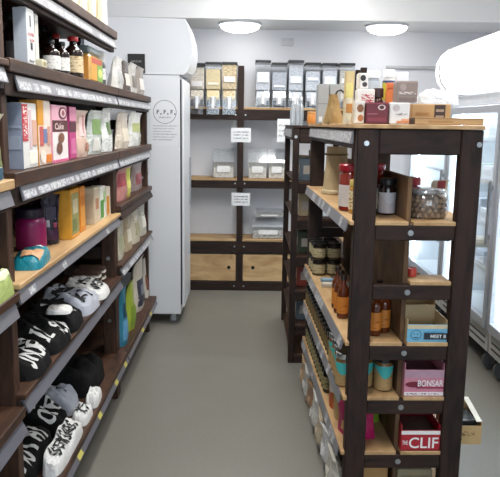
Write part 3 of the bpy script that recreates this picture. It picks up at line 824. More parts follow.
# ------------------------------------------------------------ glass door freezers on the right
RX = 1.55
def freezer(label, y0, y1, seed, ztop=1.80, ndoor=1):
    t = thing('glass_freezer', label, 'freezer', (RX + .36, (y0 + y1) / 2, 0), 0, None)
    oy = (y0 + y1) / 2; ox = RX + .36; L = y1 - y0; D = .70
    x0, x1 = RX - ox, RX + D - ox; a, b = -L / 2, L / 2
    # cabinet shell
    part('cabinet', MB().cbox(x1 - .03, x1, a, b, .15, ztop, .004).cbox(x0 + .05, x1 - .03, a, a + .03, .15, ztop, .004).cbox(x0 + .05, x1 - .03, b - .03, b, .15, ztop, .004)
         .cbox(x0 + .05, x1 - .03, a + .03, b - .03, ztop - .06, ztop, .004).cbox(x0 + .05, x1 - .03, a + .03, b - .03, .27, .31, .004), mat((226, 232, 238), .4, 0, .01, 3), t)
    kp = part('kick_panel', MB().cbox(x0 + .03, x0 + .05, a + .004, b - .004, .145, .29, .003), mat((196, 196, 192), .4), t)
    for z in (.185, .225): part('vent_slot', MB().box(x0 + .0275, x0 + .031, a + .05, b - .05, z, z + .012), mat((70, 70, 70), .6), kp)
    part('header', MB().cbox(x0 + .02, x0 + .06, a + .002, b - .002, ztop - .075, ztop, .003), mat((206, 210, 216), .35), t)
    for k in range(ndoor):
        da, db = a + .006 + (L - .012) * k / ndoor, a - .0 + .006 + (L - .012) * (k + 1) / ndoor - .006
        za, zb = .30, ztop - .08
        fr = mat((188, 193, 200), .3, .35, .02)
        dr = part('door', MB().cbox(x0, x0 + .045, da, da + .045, za, zb, .004).cbox(x0, x0 + .045, db - .045, db, za, zb, .004)
                  .cbox(x0, x0 + .045, da + .045, db - .045, za, za + .06, .004).cbox(x0, x0 + .045, da + .045, db - .045, zb - .05, zb, .004), fr, t)
        part('glass_pane', MB().box(x0 + .018, x0 + .024, da + .045, db - .045, za + .06, zb - .05), GLASSP, dr)
        part('handle', MB().cbox(x0 - .03, x0 - .012, da + .016, da + .034, .85, 1.25, .004).box(x0 - .012, x0 + .002, da + .018, da + .032, .88, .91).box(x0 - .012, x0 + .002, da + .018, da + .032, 1.19, 1.22), STEEL, dr)
        # perforated shelf upright and LED tube behind the frame
        pr = part('shelf_upright', MB().box(x0 + .075, x0 + .08, da + .06, da + .085, .32, ztop - .07), mat((232, 236, 240), .4), t)
        for j in range(30): part('slot_hole', MB().box(x0 + .0735, x0 + .0752, da + .067, da + .078, .40 + j * .045, .42 + j * .045), mat((110, 116, 124), .6), pr)
        part('led_tube', MB().cyl((x0 + .07, db - .075, .36), (x0 + .07, db - .075, ztop - .1), .009, 8), glow((.86, .94, 1.0), 34.0), t)
    part('lamp_diffuser', MB().box(x0 + .10, x0 + .24, a + .06, b - .06, ztop - .072, ztop - .062), glow((.88, .95, 1.0), 6.0), t)
    ld = bpy.data.lights.new('freezer_lamp', 'AREA'); ld.shape = 'RECTANGLE'; ld.size = .13; ld.size_y = L - .14; ld.energy = 6.0; ld.color = (.84, .93, 1.0)
    lo = bpy.data.objects.new('freezer_lamp', ld); COL.objects.link(lo); lo.parent = t; lo.location = (x0 + .17, 0, ztop - .075)
    for z in (.62, .92, 1.22, 1.50):
        mb = MB()
        for j in range(9): mb.box(x0 + .10 + j * .065, x0 + .106 + j * .065, a + .035, b - .035, z - .006, z)
        mb.box(x0 + .095, x0 + .10, a + .035, b - .035, z - .012, z + .012)
        part('wire_shelf', mb, mat((214, 220, 226), .35), t)
    for yy in (a + .09, b - .09):
        for xx in (x0 + .10, x1 - .10): caster(t, xx, yy, .062)
    return t
freezer('glass door freezer beside the gondola with its near door fully in view', 2.95, 4.06, 1, ndoor=1)
freezer('glass door freezer in the middle of the row under the lit canopy end', 4.075, 5.10, 2, ndoor=1)
freezer('glass door freezer at the end of the row by the back wall', 5.115, 6.28, 3, ztop=1.72, ndoor=1)
# frozen goods inside
rnd = random.Random(4)
fc = [((206, 222, 214), 'pale green'), ((232, 234, 236), 'white'), ((204, 214, 230), 'pale blue'), ((228, 222, 206), 'cream'), ((230, 232, 238), 'off white')]
for (ya, yb, nm) in ((3.05, 3.95, 'in the freezer beside the gondola'), (4.18, 5.0, 'in the freezer under the canopy end')):
    for zi, z in enumerate((.6205, .9205, 1.2205, 1.5005)):
        y = ya
        while y < yb - .1:
            w = rnd.uniform(.12, .2); c, cn = rnd.choice(fc)
            h = rnd.uniform(.09, .15) * (1 if zi < 3 else .8)
            carton('frozen_carton', cn + ' frozen food carton on a wire shelf ' + nm, (RX + .25, y + w / 2, z), -R90, w - .01, .20, h, c, [('rect', 'front', .1, .25, .9, .7, tuple(max(0, k - 26) for k in c))], 'frozen cartons ' + cn + ' ' + nm, flap=False)
            y += w + rnd.uniform(.0, .1)
# lit canopy over the near freezers
cy0, cy1 = 2.6, 5.10
t = thing('lit_canopy', 'glowing white curved canopy sign on top of the glass freezers', 'canopy', (RX + .3, (cy0 + cy1) / 2, 1.80))
oy = (cy0 + cy1) / 2
prof = [(-.30, .02), (-.36, .045), (-.405, .10), (-.425, .17), (-.42, .24), (-.39, .30), (-.34, .345), (-.28, .37), (-.22, .375), (-.20, .375), (-.20, .02)]
part('light_cover', MB().prism(prof, 'y', cy0 - oy, cy1 - .1025 - oy), glow((1, 1, 1), 1.3), t)
part('end_cap', MB().prism([(a * 1.0 - .004 if a < -.21 else a, b) for a, b in prof], 'y', cy1 - .0895 - oy, cy1 - oy), glow((.97, .98, 1), .75), t)
part('seam', MB().prism([(a - .006 if a < -.21 else a, b) for a, b in prof], 'y', cy1 - .102 - oy, cy1 - .0905 - oy), mat((150, 152, 158), .4), t)
part('back_box', MB().cbox(-.1995, .3, cy0 - oy, cy1 - oy, .0005, .375, .004), mat((225, 226, 228), .4), t)

# ------------------------------------------------------------ goods on the left shelves (fronts face the aisle, +x)
EPS = .0006
def lspan(u0, u1, vt, z, xf):
    a, b = y_for(u0, xf, z), y_for(u1, xf, z)
    sec = next(k for k in ((NY0, NY1), (NY1, MY1), (MY1, FY1)) if (a + b) / 2 < k[1] or k[1] == FY1)
    e0, e1 = (.003 if z > 1.3 and sec[0] == MY1 else .05), (.003 if (z > 1.3 and sec[1] == MY1) or sec[1] == NY1 else .058)
    a, b = max(a, sec[0] + e0), min(b, sec[1] - e1)
    room = min([c for c in ((1.012, 1.3, 1.655, 1.94, 2.6) if sec[0] == NY0 or sec[0] == NY1 else (.71, 1.01, 1.31, 1.65, 2.3)) if c > z + .12])
    return a, b, min(z_for(vt, xf, a), room) - z
def lcarton(name, label, u0, u1, vt, z, xf, d, col, art=(), group=None, **k):
    a, b, h = lspan(u0, u1, vt, z, xf)
    return carton(name, label, (xf - d / 2, (a + b) / 2, z + EPS), R90, b - a - .004, d, h, col, art, group, **k)
def lpouch(name, label, u0, u1, vt, z, xf, d, ma, patches=(), group=None, **k):
    a, b, h = lspan(u0, u1, vt, z, xf)
    return pouch(name, label, (xf - d / 2, (a + b) / 2, z + EPS), R90, b - a - .004, d, h, ma, patches, group, **k)
WRAP = lambda c, r=.32: wrinkled(c, r, 30, .5)
def clearbag(c): return wrinkled(c, .18, 34, .9, .12, .7)

# top shelf, above eye level: upright pale books and packets
cols = [(226, 220, 196), (214, 206, 168), (232, 228, 214), (206, 196, 158), (228, 224, 206), (196, 180, 140), (222, 214, 184), (232, 230, 222)]
nm = ['cream', 'straw yellow', 'off white', 'pale khaki', 'ivory', 'tan', 'pale yellow', 'white']
for k in range(8):
    y = 2.90 + k * .088
    carton('upright_packet', nm[k] + ' upright packet in the row on the topmost shelf', (XF - .03 - .06, y, Z0 + EPS), R90, .07, .12, .235 + .012 * (k % 3), cols[k],
           [('rect', 'front', .12, .1, .3, .9, tuple(int(c * .72) for c in cols[k]))], 'upright packets on the topmost shelf')

# shelf of bottles
lcarton('tall_carton', 'tall white carton with red lettering next to the dark sauce bottles', 28, 36, 4, Z1, -.712, .044, (222, 222, 220),
        [('rect', 'left', 0.02, .01, .98, .99, (178, 184, 194)), ('rect', 'front', .1, .52, .85, .58, print_mat((222, 222, 220), (176, 66, 72), 120, .46)), ('rect', 'front', .3, .43, .85, .48, print_mat((222, 222, 220), (186, 90, 92), 120, .46)), ('rect', 'front', .42, .28, .62, .40, (52, 48, 48)), ('rect', 'front', .4, .68, .5, .88, (120, 122, 124)), ('rect', 'front', .2, .06, .8, .09, (150, 152, 154))])
carton('tall_carton', 'cream tall carton standing behind the white carton, next to timber post', (-.80, 2.14, Z1 + EPS), R90, .10, .035, .205, (214, 208, 192), [('rect', 'left', .0, .4, 1, .46, (80, 74, 70))])
lcarton('slim_carton', 'very slim white carton standing right beside the tall white carton', 37, 40, -6, Z1, -.725, .05, (228, 226, 220), [('rect', 'front', .3, .1, .6, .9, (206, 202, 190))])
lcarton('sachet_box', 'small low cream sachet box at the foot of slim carton', 42.5, 47.5, 59.5, Z1, -.70, .03, (206, 198, 168), [('oval', 'front', .2, .2, .8, .8, (150, 140, 96))])
SAUCE = mat((34, 20, 16), .12, 0, .05, 20, .3); BLKCAP = mat((22, 22, 24), .4); REDCAP = mat((172, 34, 38), .35)
PAPER = print_mat((226, 224, 218), (176, 172, 166), 60, .58); CREAM = print_mat((216, 196, 158), (170, 140, 100), 50, .56)
def lbottle(label, u, vt, x, r, cap, lab, **k):
    y = y_for(u, x, Z1)
    h = z_for(vt, x, y) - Z1
    return bottle('sauce_bottle', label, (x, y, Z1 + EPS), R90 - .35, r, h, SAUCE, cap, lab, 'sauce bottles on the second shelf', **k)
lbottle('dark sauce bottle with wide silver white label and black cap, first in the row', 51.5, 40, -.76, .035, BLKCAP, PAPER)
lbottle('dark sauce bottle with narrow white label and red cap, set back', 57.5, 34, -.82, .032, REDCAP, PAPER)
lbottle('dark sauce bottle with white label and black cap before the red capped pair', 63, 42, -.735, .028, BLKCAP, PAPER)
lbottle('dark sauce bottle with cream label and red cap at the shelf edge', 74, 37, -.735, .040, REDCAP, CREAM, capr=.022)
lbottle('tall dark bottle with slim white label just past the red capped one', 80, 38, -.86, .026, BLKCAP, PAPER)
for k, (x, y, h) in enumerate(((-.90, 2.62, .22), (-.92, 2.80, .235), (-.88, 2.98, .225), (-.90, 3.14, .21), (-.96, 2.44, .22))):
    bottle('sauce_bottle', 'plain dark bottle with black cap in the back row of the bottle shelf', (x, y, Z1 + EPS), R90, .033, h, SAUCE, BLKCAP, mat((90, 84, 80), .5), 'back row of plain dark bottles')
# square clear jar with orange and green label
a, b = y_for(91, -.72, Z1), y_for(103.5, -.72, Z1); y = (a + b) / 2; w = b - a - .01; h = z_for(50, -.72, a) - Z1
t = thing('square_jar', 'clear square jar with orange and green label beside the bottles', 'jar', (-.72 - .055, y, Z1 + EPS), R90)
part('jar_body', MB().cbox(-w / 2, w / 2, -.055, .055, 0, h * .9, .012), mat((196, 150, 70), .15, 0, .1, 30, .4), t)
part('lid', MB().cbox(-w / 2 + .006, w / 2 - .006, -.05, .05, h * .9, h * 1.16, .01), mat((120, 132, 132), .3), t)
decorate(t, (w, .11, h), [('rect', 'front', .05, .08, .48, .82, (214, 150, 60)), ('rect', 'front', .50, .08, .95, .82, (120, 160, 70)), ('rect', 'front', .08, .62, .9, .8, (176, 76, 60)), ('oval', 'front', .55, .2, .9, .5, (196, 206, 120)), ('rect', 'left', .1, .08, .9, .82, (206, 140, 58))])
a = 3.50
jar('wrapped_jar', 'dark jar with pale grey label wrapped in clear film', (-.765, a, Z1 + EPS), R90 - .3, .040, .172, mat((70, 68, 70), .2, 0, .1, 30, .4), mat((198, 196, 192), .4), print_mat((206, 206, 204), (150, 150, 152), 40, .55), None, span=(.18, .5), lidh=.3)
for k, (u0, u1, vt, c, pc, lab) in enumerate(((118.5, 126, 56, (206, 204, 198), (168, 168, 168), 'crinkled pale grey bag beside the wrapped jar'), (126, 133, 60, (86, 74, 68), (206, 200, 190), 'dark brown bag with pale label below the black card'),
                                       (133, 140, 62, (196, 192, 186), (120, 112, 104), 'crinkled white bag below the black card'), (140, 148, 66, (150, 140, 132), (214, 210, 204), 'small taupe bag at the fridge end of the bottle shelf'))):
    lpouch('food_bag', lab, u0, u1, vt, Z1, -.715, .09, clearbag(c), [(-.6, .2, .6, .6, mat(pc, .4), 'label')], 'bags beside the fridge', seed=20 + k)

# shelf of mixes and cereal
lcarton('cereal_box', 'white cereal box with red lettering strip and grey blue side', 24, 38.5, 103, Z2, -.712, .062, (226, 222, 218),
        [('rect', 'left', .0, .0, 1, 1, (150, 158, 176)), ('rect', 'front', .0, .42, .36, .985, (190, 46, 56)), ('rect', 'front', .06, .46, .30, .95, print_mat((190, 46, 56), (240, 226, 222), 60, .5)), ('rect', 'front', .45, .3, .6, .9, (214, 186, 190)),
         ('rect', 'front', .66, .35, .95, .75, (216, 170, 150)), ('rect', 'front', .4, .06, .95, .26, (236, 232, 220)), ('rect', 'left', .1, .3, .9, .5, (164, 172, 188)), ('rect', 'left', .1, .62, .9, .66, (166, 174, 190))])
lcarton('baking_mix_box', 'orange topped baking mix box with red and blue pictures', 39.5, 52, 100, Z2, -.716, .06, (228, 206, 190),
        [('rect', 'front', 0, .62, .42, 1, (218, 152, 42)), ('rect', 'front', .5, .5, .98, .98, (228, 214, 202)), ('rect', 'front', .1, .3, .36, .6, (196, 92, 84)), ('rect', 'front', .4, .34, .66, .56, (112, 124, 164)), ('rect', 'front', .7, .3, .92, .6, (206, 150, 132)), ('rect', 'front', .55, .03, .98, .16, (222, 128, 44)), ('oval', 'front', .06, .04, .5, .24, (236, 226, 214)), ('rect', 'left', 0, 0, 1, 1, (206, 144, 40))])
lcarton('cake_mix_box', 'pink cake mix box with brown band and round emblem', 53.5, 68.5, 105, Z2, -.712, .07, (226, 170, 186),
        [('rect', 'front', 0, 0, 1, .53, (234, 224, 222)), ('rect', 'front', 0, .54, 1, .74, (88, 46, 44)), ('text', 'front', .14, .58, .72, .69, (236, 214, 210), 'Cake'), ('oval', 'front', .42, .76, .96, .98, (92, 48, 50)), ('oval', 'front', .50, .79, .88, .95, (230, 190, 200)),
         ('oval', 'front', .58, .82, .80, .92, (140, 80, 86)), ('oval', 'front', .2, .14, .58, .36, (112, 70, 54)), ('oval', 'front', .32, .34, .72, .52, (130, 84, 62)), ('rect', 'front', .0, .0, 1, .05, (206, 96, 136)), ('rect', 'left', 0, 0, 1, 1, (224, 160, 178))])
lcarton('cake_mix_box', 'magenta cake mix box squeezed beside the pink one', 70.5, 77, 107, Z2, -.722, .07, (186, 66, 124),
        [('rect', 'front', 0, .52, 1, .72, (88, 40, 52)), ('rect', 'front', .15, .1, .85, .4, (206, 110, 156)), ('rect', 'front', 0, .74, 1, 1, (214, 140, 168))])
lpouch('flour_bag', 'pink and beige paper flour bag beside the magenta box', 79.5, 93, 110, Z2, -.712, .1, WRAP((214, 186, 172)), [(-.7, .05, .7, .4, mat((206, 176, 160), .5), 'label'), (-.5, .45, .6, .85, mat((222, 196, 190), .5), 'label_panel'), (-.1, .5, .1, .9, mat((186, 118, 120), .5), 'ribbon_print'), (.0, .12, .5, .3, mat((170, 120, 100), .5), 'printed_picture')], seed=3)
lpouch('snack_bag', 'clear bag with green leaf label beside the beige flour bag', 94, 106.5, 110, Z2, -.712, .09, clearbag((196, 202, 196)), [(-.7, .45, .7, .8, mat((122, 152, 92), .4), 'label'), (.1, .05, .4, .35, mat((52, 50, 46), .4), 'printed_picture'), (-.7, .08, -.1, .38, mat((222, 220, 212), .4), 'label_panel')], seed=4)
lpouch('snack_bag', 'white crinkled bag with small dark green label next to the timber post', 107.5, 119, 108, Z2, -.712, .09, clearbag((218, 220, 216)), [(-.5, .4, .7, .68, mat((104, 124, 84), .4), 'label'), (-.2, .72, .7, .9, mat((232, 232, 230), .3), 'label_panel')], seed=5)
lpouch('snack_bag', 'beige bag with white top just past the timber post', 122, 132, 112, Z2, -.712, .09, clearbag((206, 194, 178)), [(-.6, .2, .6, .55, mat((222, 212, 192), .4), 'label')], seed=6)
lpouch('snack_bag', 'white bag with yellow green band at the fridge end of the shelf', 133, 144.5, 112, Z2, -.712, .09, clearbag((222, 222, 216)), [(-.7, .42, .8, .68, mat((172, 178, 112), .4), 'label'), (.2, .1, .7, .34, mat((142, 150, 134), .4), 'printed_picture')], seed=7)
# second rows, half hidden
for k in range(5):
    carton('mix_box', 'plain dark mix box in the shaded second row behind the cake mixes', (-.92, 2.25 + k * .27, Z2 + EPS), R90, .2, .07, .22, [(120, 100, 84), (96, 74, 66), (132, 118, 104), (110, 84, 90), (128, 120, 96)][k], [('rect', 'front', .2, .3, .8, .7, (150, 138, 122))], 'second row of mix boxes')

# plywood shelf: tub, pouches and orange boxes
c = at(30, 240, Z=Z3)
jar('protein_tub', 'magenta plastic tub with dark lid behind the teal pouch', (-.835, y_for(30.5, -.835, Z3 + .1), Z3 + EPS), R90 - .8, .058, .165, mat((134, 24, 84), .35), mat((32, 24, 40), .4), mat((150, 30, 92), .4), None, cat='tub', lidh=.2, span=(.1, .6))
pouch('dark_pouch', 'glossy black and purple pouch between the tub and orange box', (-.80, y_for(50, -.80, Z3), Z3 + EPS), .75, .085, .06, .205, WRAP((34, 28, 44), .25), [(-.7, .1, .6, .3, mat((66, 34, 66), .4), 'label'), (-.6, .5, .5, .75, mat((52, 50, 70), .4), 'label_panel'), (.1, .34, .5, .44, mat((150, 60, 90), .4), 'printed_picture'), (-.7, .36, -.3, .5, mat((170, 172, 186), .4), 'printed_panel')], seed=8)
TEAL = WRAP((30, 126, 142), .3)
t = cloth('cookie_pouch', 'teal pouch with cookie picture lying flat at the front of plywood shelf', (-.752, 2.30, Z3 + EPS), .12, .052, .125, .055, TEAL, seed=11, cat='pouch', fold=.5,
          bands=[(-.02, .045, -.10, -.01, mat((196, 150, 110), .5)), (.01, .03, .03, .06, mat((206, 226, 226), .4))])
a, b, h = lspan(71, 79, 191, Z3, -.735)
lcarton('muesli_box', 'orange muesli box with yellow side and green picture, next to black pouch', 72, 80, 191, Z3, -.735, .075, (214, 146, 44),
        [('rect', 'left', .02, .0, .98, 1, (222, 160, 50)), ('rect', 'front', .05, .08, .95, .92, (150, 146, 92)), ('rect', 'front', .2, .5, .8, .8, (196, 184, 150)), ('rect', 'front', .15, .15, .6, .4, (112, 124, 74))])
lcarton('muesli_box', 'orange muesli box with plain edge, second from the black pouch', 81, 86, 188, Z3, -.742, .075, (216, 136, 40), [('rect', 'front', .1, .12, .9, .55, (226, 160, 76)), ('rect', 'front', .1, .6, .9, .8, (196, 120, 40))])
lcarton('cracker_box', 'beige cracker box beside the orange muesli boxes', 95, 100, 189, Z3, -.735, .085, (206, 190, 164), [('rect', 'left', .1, .15, .9, .85, (196, 176, 148)), ('rect', 'front', .2, .4, .8, .7, (180, 130, 96))])
lcarton('cracker_box', 'green and white cracker box next to the beige one', 101, 106, 188, Z3, -.735, .07, (226, 226, 216), [('rect', 'front', .0, .05, .6, .6, (84, 148, 66)), ('rect', 'front', .6, .5, 1, .85, (160, 190, 130))])
lcarton('cracker_box', 'orange and white cracker box nearest the timber post', 107, 111.5, 188, Z3, -.735, .07, (224, 214, 196), [('rect', 'front', .0, .05, .7, .7, (206, 138, 42))])
pouch('rice_bag', 'pale grey bag standing behind the cracker boxes', (-.93, 3.40, Z3 + EPS), R90, .20, .08, .22, clearbag((168, 168, 164)), seed=9)
# fridge-end section
PINK = WRAP((190, 130, 124))
lpouch('snack_bag', 'pink bag with bright yellow green label on the bracketed shelf', 121, 135, 166, 1.118, -.715, .09, PINK, [(-.1, .05, .75, .95, mat((198, 200, 62), .4), 'label'), (-.9, .45, -.2, .85, mat((168, 74, 84), .4), 'label_panel'), (.0, .3, .6, .55, mat((226, 222, 120), .4), 'printed_panel')], seed=12)
lpouch('snack_bag', 'grey and dark red bag at the end of the bracketed shelf', 136, 147, 162, 1.118, -.73, .09, WRAP((150, 132, 130)), [(-.6, .2, .7, .6, mat((140, 60, 66), .4), 'label')], seed=13)
for k, (u0, u1, vt, c, lc, lab) in enumerate(((120, 127.5, 219, (206, 200, 180), (170, 172, 140), 'cream nut bag, first past the timber post on low shelf'), (128.5, 134.5, 214, (192, 176, 146), (222, 214, 196), 'tan nut bag with pale label on low shelf'),
                                             (135.5, 142, 208, (212, 204, 182), (156, 150, 116), 'cream nut bag with olive label on low shelf'), (143, 150.5, 203, (198, 196, 180), (226, 222, 210), 'pale grey nut bag beside the fridge on low shelf'))):
    lpouch('nut_bag', lab, u0, u1, vt, .782, -.715, .09, clearbag(c), [(-.6, .25, .6, .6, mat(lc, .45), 'label')], 'nut bags on the low shelf', seed=30 + k)
lpouch('pet_food_bag', 'teal blue bag, low front bag beside the timber post', 122.5, 130, 292, Z5, -.69, .1, WRAP((48, 116, 138)), [(-.7, .1, .6, .45, mat((96, 150, 186), .4), 'label'), (-.5, .5, .5, .75, mat((34, 70, 90), .4), 'label_panel')], seed=40)
lpouch('pet_food_bag', 'lime green tapered bag beside the teal bag', 131, 138.5, 287, Z5, -.70, .1, WRAP((150, 168, 58)), [(-.6, .1, .5, .5, mat((122, 150, 50), .4), 'label')], seed=41, topw=.6)
lpouch('flour_sack', 'cream paper sack with navy label beside the lime green bag', 139.5, 147, 264, Z5, -.715, .12, WRAP((206, 198, 184), .5), [(-.7, .1, .7, .62, mat((54, 58, 74), .5), 'label'), (-.4, .3, .4, .5, mat((120, 122, 132), .5), 'printed_panel')], seed=42)
lpouch('flour_sack', 'cream paper sack with brown label at the fridge end', 148, 155, 258, Z5, -.72, .12, WRAP((214, 208, 196), .5), [(-.6, .2, .6, .58, mat((128, 78, 62), .5), 'label')], seed=43)
# near section goods
lpouch('muesli_bag', 'cream muesli bag with leafy picture and blue foot by the near post', -16, 12, 113, 1.408, -.693, .08, WRAP((214, 212, 184)), [(-.9, .22, .95, .5, mat((112, 118, 66), .5), 'printed_picture'), (-.9, .02, .95, .2, mat((52, 88, 112), .5), 'label_band'), (-.6, .7, .8, .78, mat((150, 150, 110), .5), 'lettering_line')], seed=50)
c = at(6, 276, Z=1.062)
cloth('salad_bag', 'light green salad bag lying on the near dark shelf board', (-.738, 1.878, 1.062 + EPS), 0, .045, .098, .085, WRAP((166, 182, 110), .25), seed=51, cat='bag', fold=.9, n=3, bands=[(-.02, .036, -.02, .07, mat((214, 220, 178), .3))])
BLK = wrinkled((14, 14, 15), .85, 22, .5, .1, .2); WHT = wrinkled((206, 206, 204), .85, 22, .5, .03, .2); INKW = mat((196, 196, 194), .8, 0, .03); INKB = mat((26, 26, 28), .8); GRY = wrinkled((164, 168, 178), .85, 22, .5, .03, .2)
c = at(2, 395, Z=.685)
cloth('folded_shirt', 'folded black shirt with white print on the near lower board', (-.86, 1.74, .685 + EPS), .1, .09, .15, .05, BLK, [('III', 0, 0, .05, R90)], INKW, seed=52)

# clothes shelf
G4 = 'printed clothes on the fourth shelf'
SC_BR, SC_CR = wrinkled((62, 44, 36), .85, 22, .4, .1, .2), wrinkled((190, 184, 174), .85, 22, .4, .05, .2)
def cl(label, x, y, z, rz, a, b, H, ma, words=(), ink=None, seed=0, group=G4, slope=.35, **k):
    return cloth('folded_shirt', label, (x, y, z + EPS), rz, a, b, H, ma, words, ink, group, seed, slope, **k)
HP = R90
cl('black shirt with large white lettering at the near end of clothes shelf', -.80, 2.205, Z4, .04, .115, .118, .085, BLK, [('JNUR', .065, .0, .065, HP), ('OVCIA', .0, .0, .05, HP), ('TIUN', -.06, .0, .045, HP)], INKW, 60, n=9)
cl('black shirt with one white letter stroke next to the lettered black shirt', -.80, 2.455, Z4, -.05, .115, .122, .10, BLK, [('IL', .05, -.065, .065, HP), ('SCA', .075, .06, .055, HP)], INKW, 61, n=9)
cl('plain black shirt with white cuff between the black and grey shirts', -.80, 2.705, Z4, .05, .11, .115, .095, BLK, [('C', .06, .03, .05, HP), ('J', -.02, -.05, .05, HP)], INKW, 63, n=9)
cl('grey white shirt with bold dark MUN letters on clothes shelf', -.80, 2.965, Z4, -.05, .118, .125, .095, GRY, [('MUNT', -.03, -.01, .07, HP), ('OKVI', .055, .0, .055, HP)], INKB, 62, n=9)
cl('white shirt with scattered black marks just before the scarf stacks', -.785, 3.222, Z4, .04, .105, .112, .075, WHT, [('VKSN', .05, .0, .05, HP), ('NMAI', -.02, .0, .05, HP)], INKB, 64, n=9)
cl('small white cloth draped over the strip before the plain black shirt', -.745, 2.585, Z4 + .10, .1, .05, .05, .022, WHT, (), None, 65, slope=.1)
for k in range(5):
    for j in range(2):
        cloth('folded_scarf', ('cream' if k % 2 else 'dark brown') + ' folded scarf in the striped stack ' + ('touching the timber post' if j else 'beside the white shirt'), (-.83, 3.41 + j * .115, Z4 + EPS + k * .0172), .05, .075, .05, .0165, SC_CR if k % 2 else SC_BR, (), None,
              'striped scarf stacks', 70 + k + 5 * j, n=10, fold=.12)

# bottom shelf
G5 = 'printed clothes on the bottom shelf'
cl('black shirt with big white NOTAY lettering on the bottom shelf', -.865, 2.36, Z5, 0, .105, .20, .11, BLK, [('NOTAY', .045, .0, .085, HP), ('VIOLN', -.045, .0, .06, HP)], INKW, 80, G5, .3, n=9)
cl('long white shirt with black script along the bottom shelf lip', -.713, 2.47, Z5, 0, .040, .200, .07, WHT, [('SCRKSABC', .002, .0, .048, HP)], INKB, 82, G5, .3, n=9)
cl('black shirt with bold white OTB letters past the NOTAY shirt', -.873, 2.665, Z5, 0, .115, .095, .125, BLK, [('OTB', .055, -.01, .065, HP), ('IVT', -.03, .0, .055, HP)], INKW, 81, G5, .3, n=9)
cl('white sleeve roll with black script after the long white shirt', -.71, 2.762, Z5, 0, .036, .075, .06, WHT, [('KS', 0, 0, .05, HP)], INKB, 87, G5, .2)
cl('grey folded shirt between the lettered shirts and the black heap', -.86, 2.865, Z5, .05, .10, .09, .11, GRY, [('I', .03, 0, .04, HP)], INKB, 84, G5, .3)
cl('large plain black clothing heap in middle of bottom shelf', -.845, 3.16, Z5, 0, .13, .18, .15, BLK, (), None, 83, G5, .3)
cl('white rolled cloth at the bottom shelf lip before the black heap', -.703, 2.955, Z5, .05, .030, .085, .055, WHT, (), None, 85, G5, .2)

# ------------------------------------------------------------ goods on the gondola
RL = -R90 + GR          # fronts face the aisle (-x)
def gp(x, y, z): X, Y = gloc(x, y); return (X, Y, z + EPS)
DV = GW * .463
# level A: cloth-wrapped roll, red-lid jars, bottles
a = at(322.5, 188, Z=LEV['A'])
t = thing('wrapped_roll', 'tall beige cloth-wrapped bundle with tied neck on the gondola', 'bundle', gp(.085, 1.02, LEV['A']), 0)
mb = MB(); rnd = random.Random(5)
mb.grid(lambda i, j: ((.066 - .014 * j + .004 * math.sin(5 * i * 6.28 + 3 * j) + .010 * (j < .08)) * math.cos(i * 6.2832), (.066 - .014 * j + .004 * math.sin(5 * i * 6.28 + 3 * j)) * math.sin(i * 6.2832), .25 * j), 30, 10)
mb.f.append(tuple(range(30))); mb.f.append(tuple(31 * 10 + k for k in reversed(range(30))))
part('wrap_cloth', mb, wrinkled((176, 156, 120), .8, 18, .5), t)
part('tie_cord', MB().lathe([(.061, .205), (.064, .21), (.061, .215)], 24), mat((120, 100, 70), .8), t)
part('rolled_hem', MB().lathe([(.066, .0), (.074, .006), (.074, .018), (.066, .026)], 26), wrinkled((186, 168, 134), .8, 18, .4), t)
TOM = mat((128, 40, 26), .14, 0, .12, 25, .4); REDL = mat((150, 22, 36), .3); LBW = print_mat((222, 214, 210), (176, 110, 110), 34, .6)
jr = jar('passata_jar', 'tall red sauce jar with red lid and white label at aisle edge', gp(.042, .335, LEV['A']), RL + .6, .050, .2, TOM, REDL, mat((206, 196, 190), .4), None, 'red lid sauce jars on the gondola', lidh=.13, lidr=.052, span=(.1, .56))
learn(jr)
for (x, y) in ((.150, .40), (.150, .52)):
    dup(jr, gp(x, y, LEV['A']), RL + .6, 'tall red sauce jar beside the divider, ' + ('next to the aisle-edge jar' if y < .45 else 'farther from the end bars'))
YEL = mat((176, 132, 60), .2, 0, .1, 25, .3)
jar('mustard_jar', 'small ochre jar at the gondola post on the top level', gp(.05, .245, LEV['A']), RL, .03, .14, YEL, mat((196, 170, 90), .35), print_mat((214, 200, 160), (150, 110, 60), 50, .55), None, lidh=.16)
bottle('olive_oil_bottle', 'tall near-black bottle with pale label behind the gondola post', gp(.108, .222, LEV['A']), RL + 1.1, .027, .215, mat((24, 18, 14), .1, 0, .05, 20, .4), BLACK_PL, print_mat((206, 204, 186), (140, 140, 120), 60, .55), None, labspan=(.1, .5))
jar('relish_jar', 'dark jar with white slanted label beside the plywood divider', gp(.175, .22, LEV['A']), RL + 1.3, .035, .15, mat((40, 24, 22), .15, 0, .05, 20, .4), BLACK_PL, mat((196, 190, 196), .4), mat((206, 208, 214), .4), lidh=.16, span=(.05, .62))
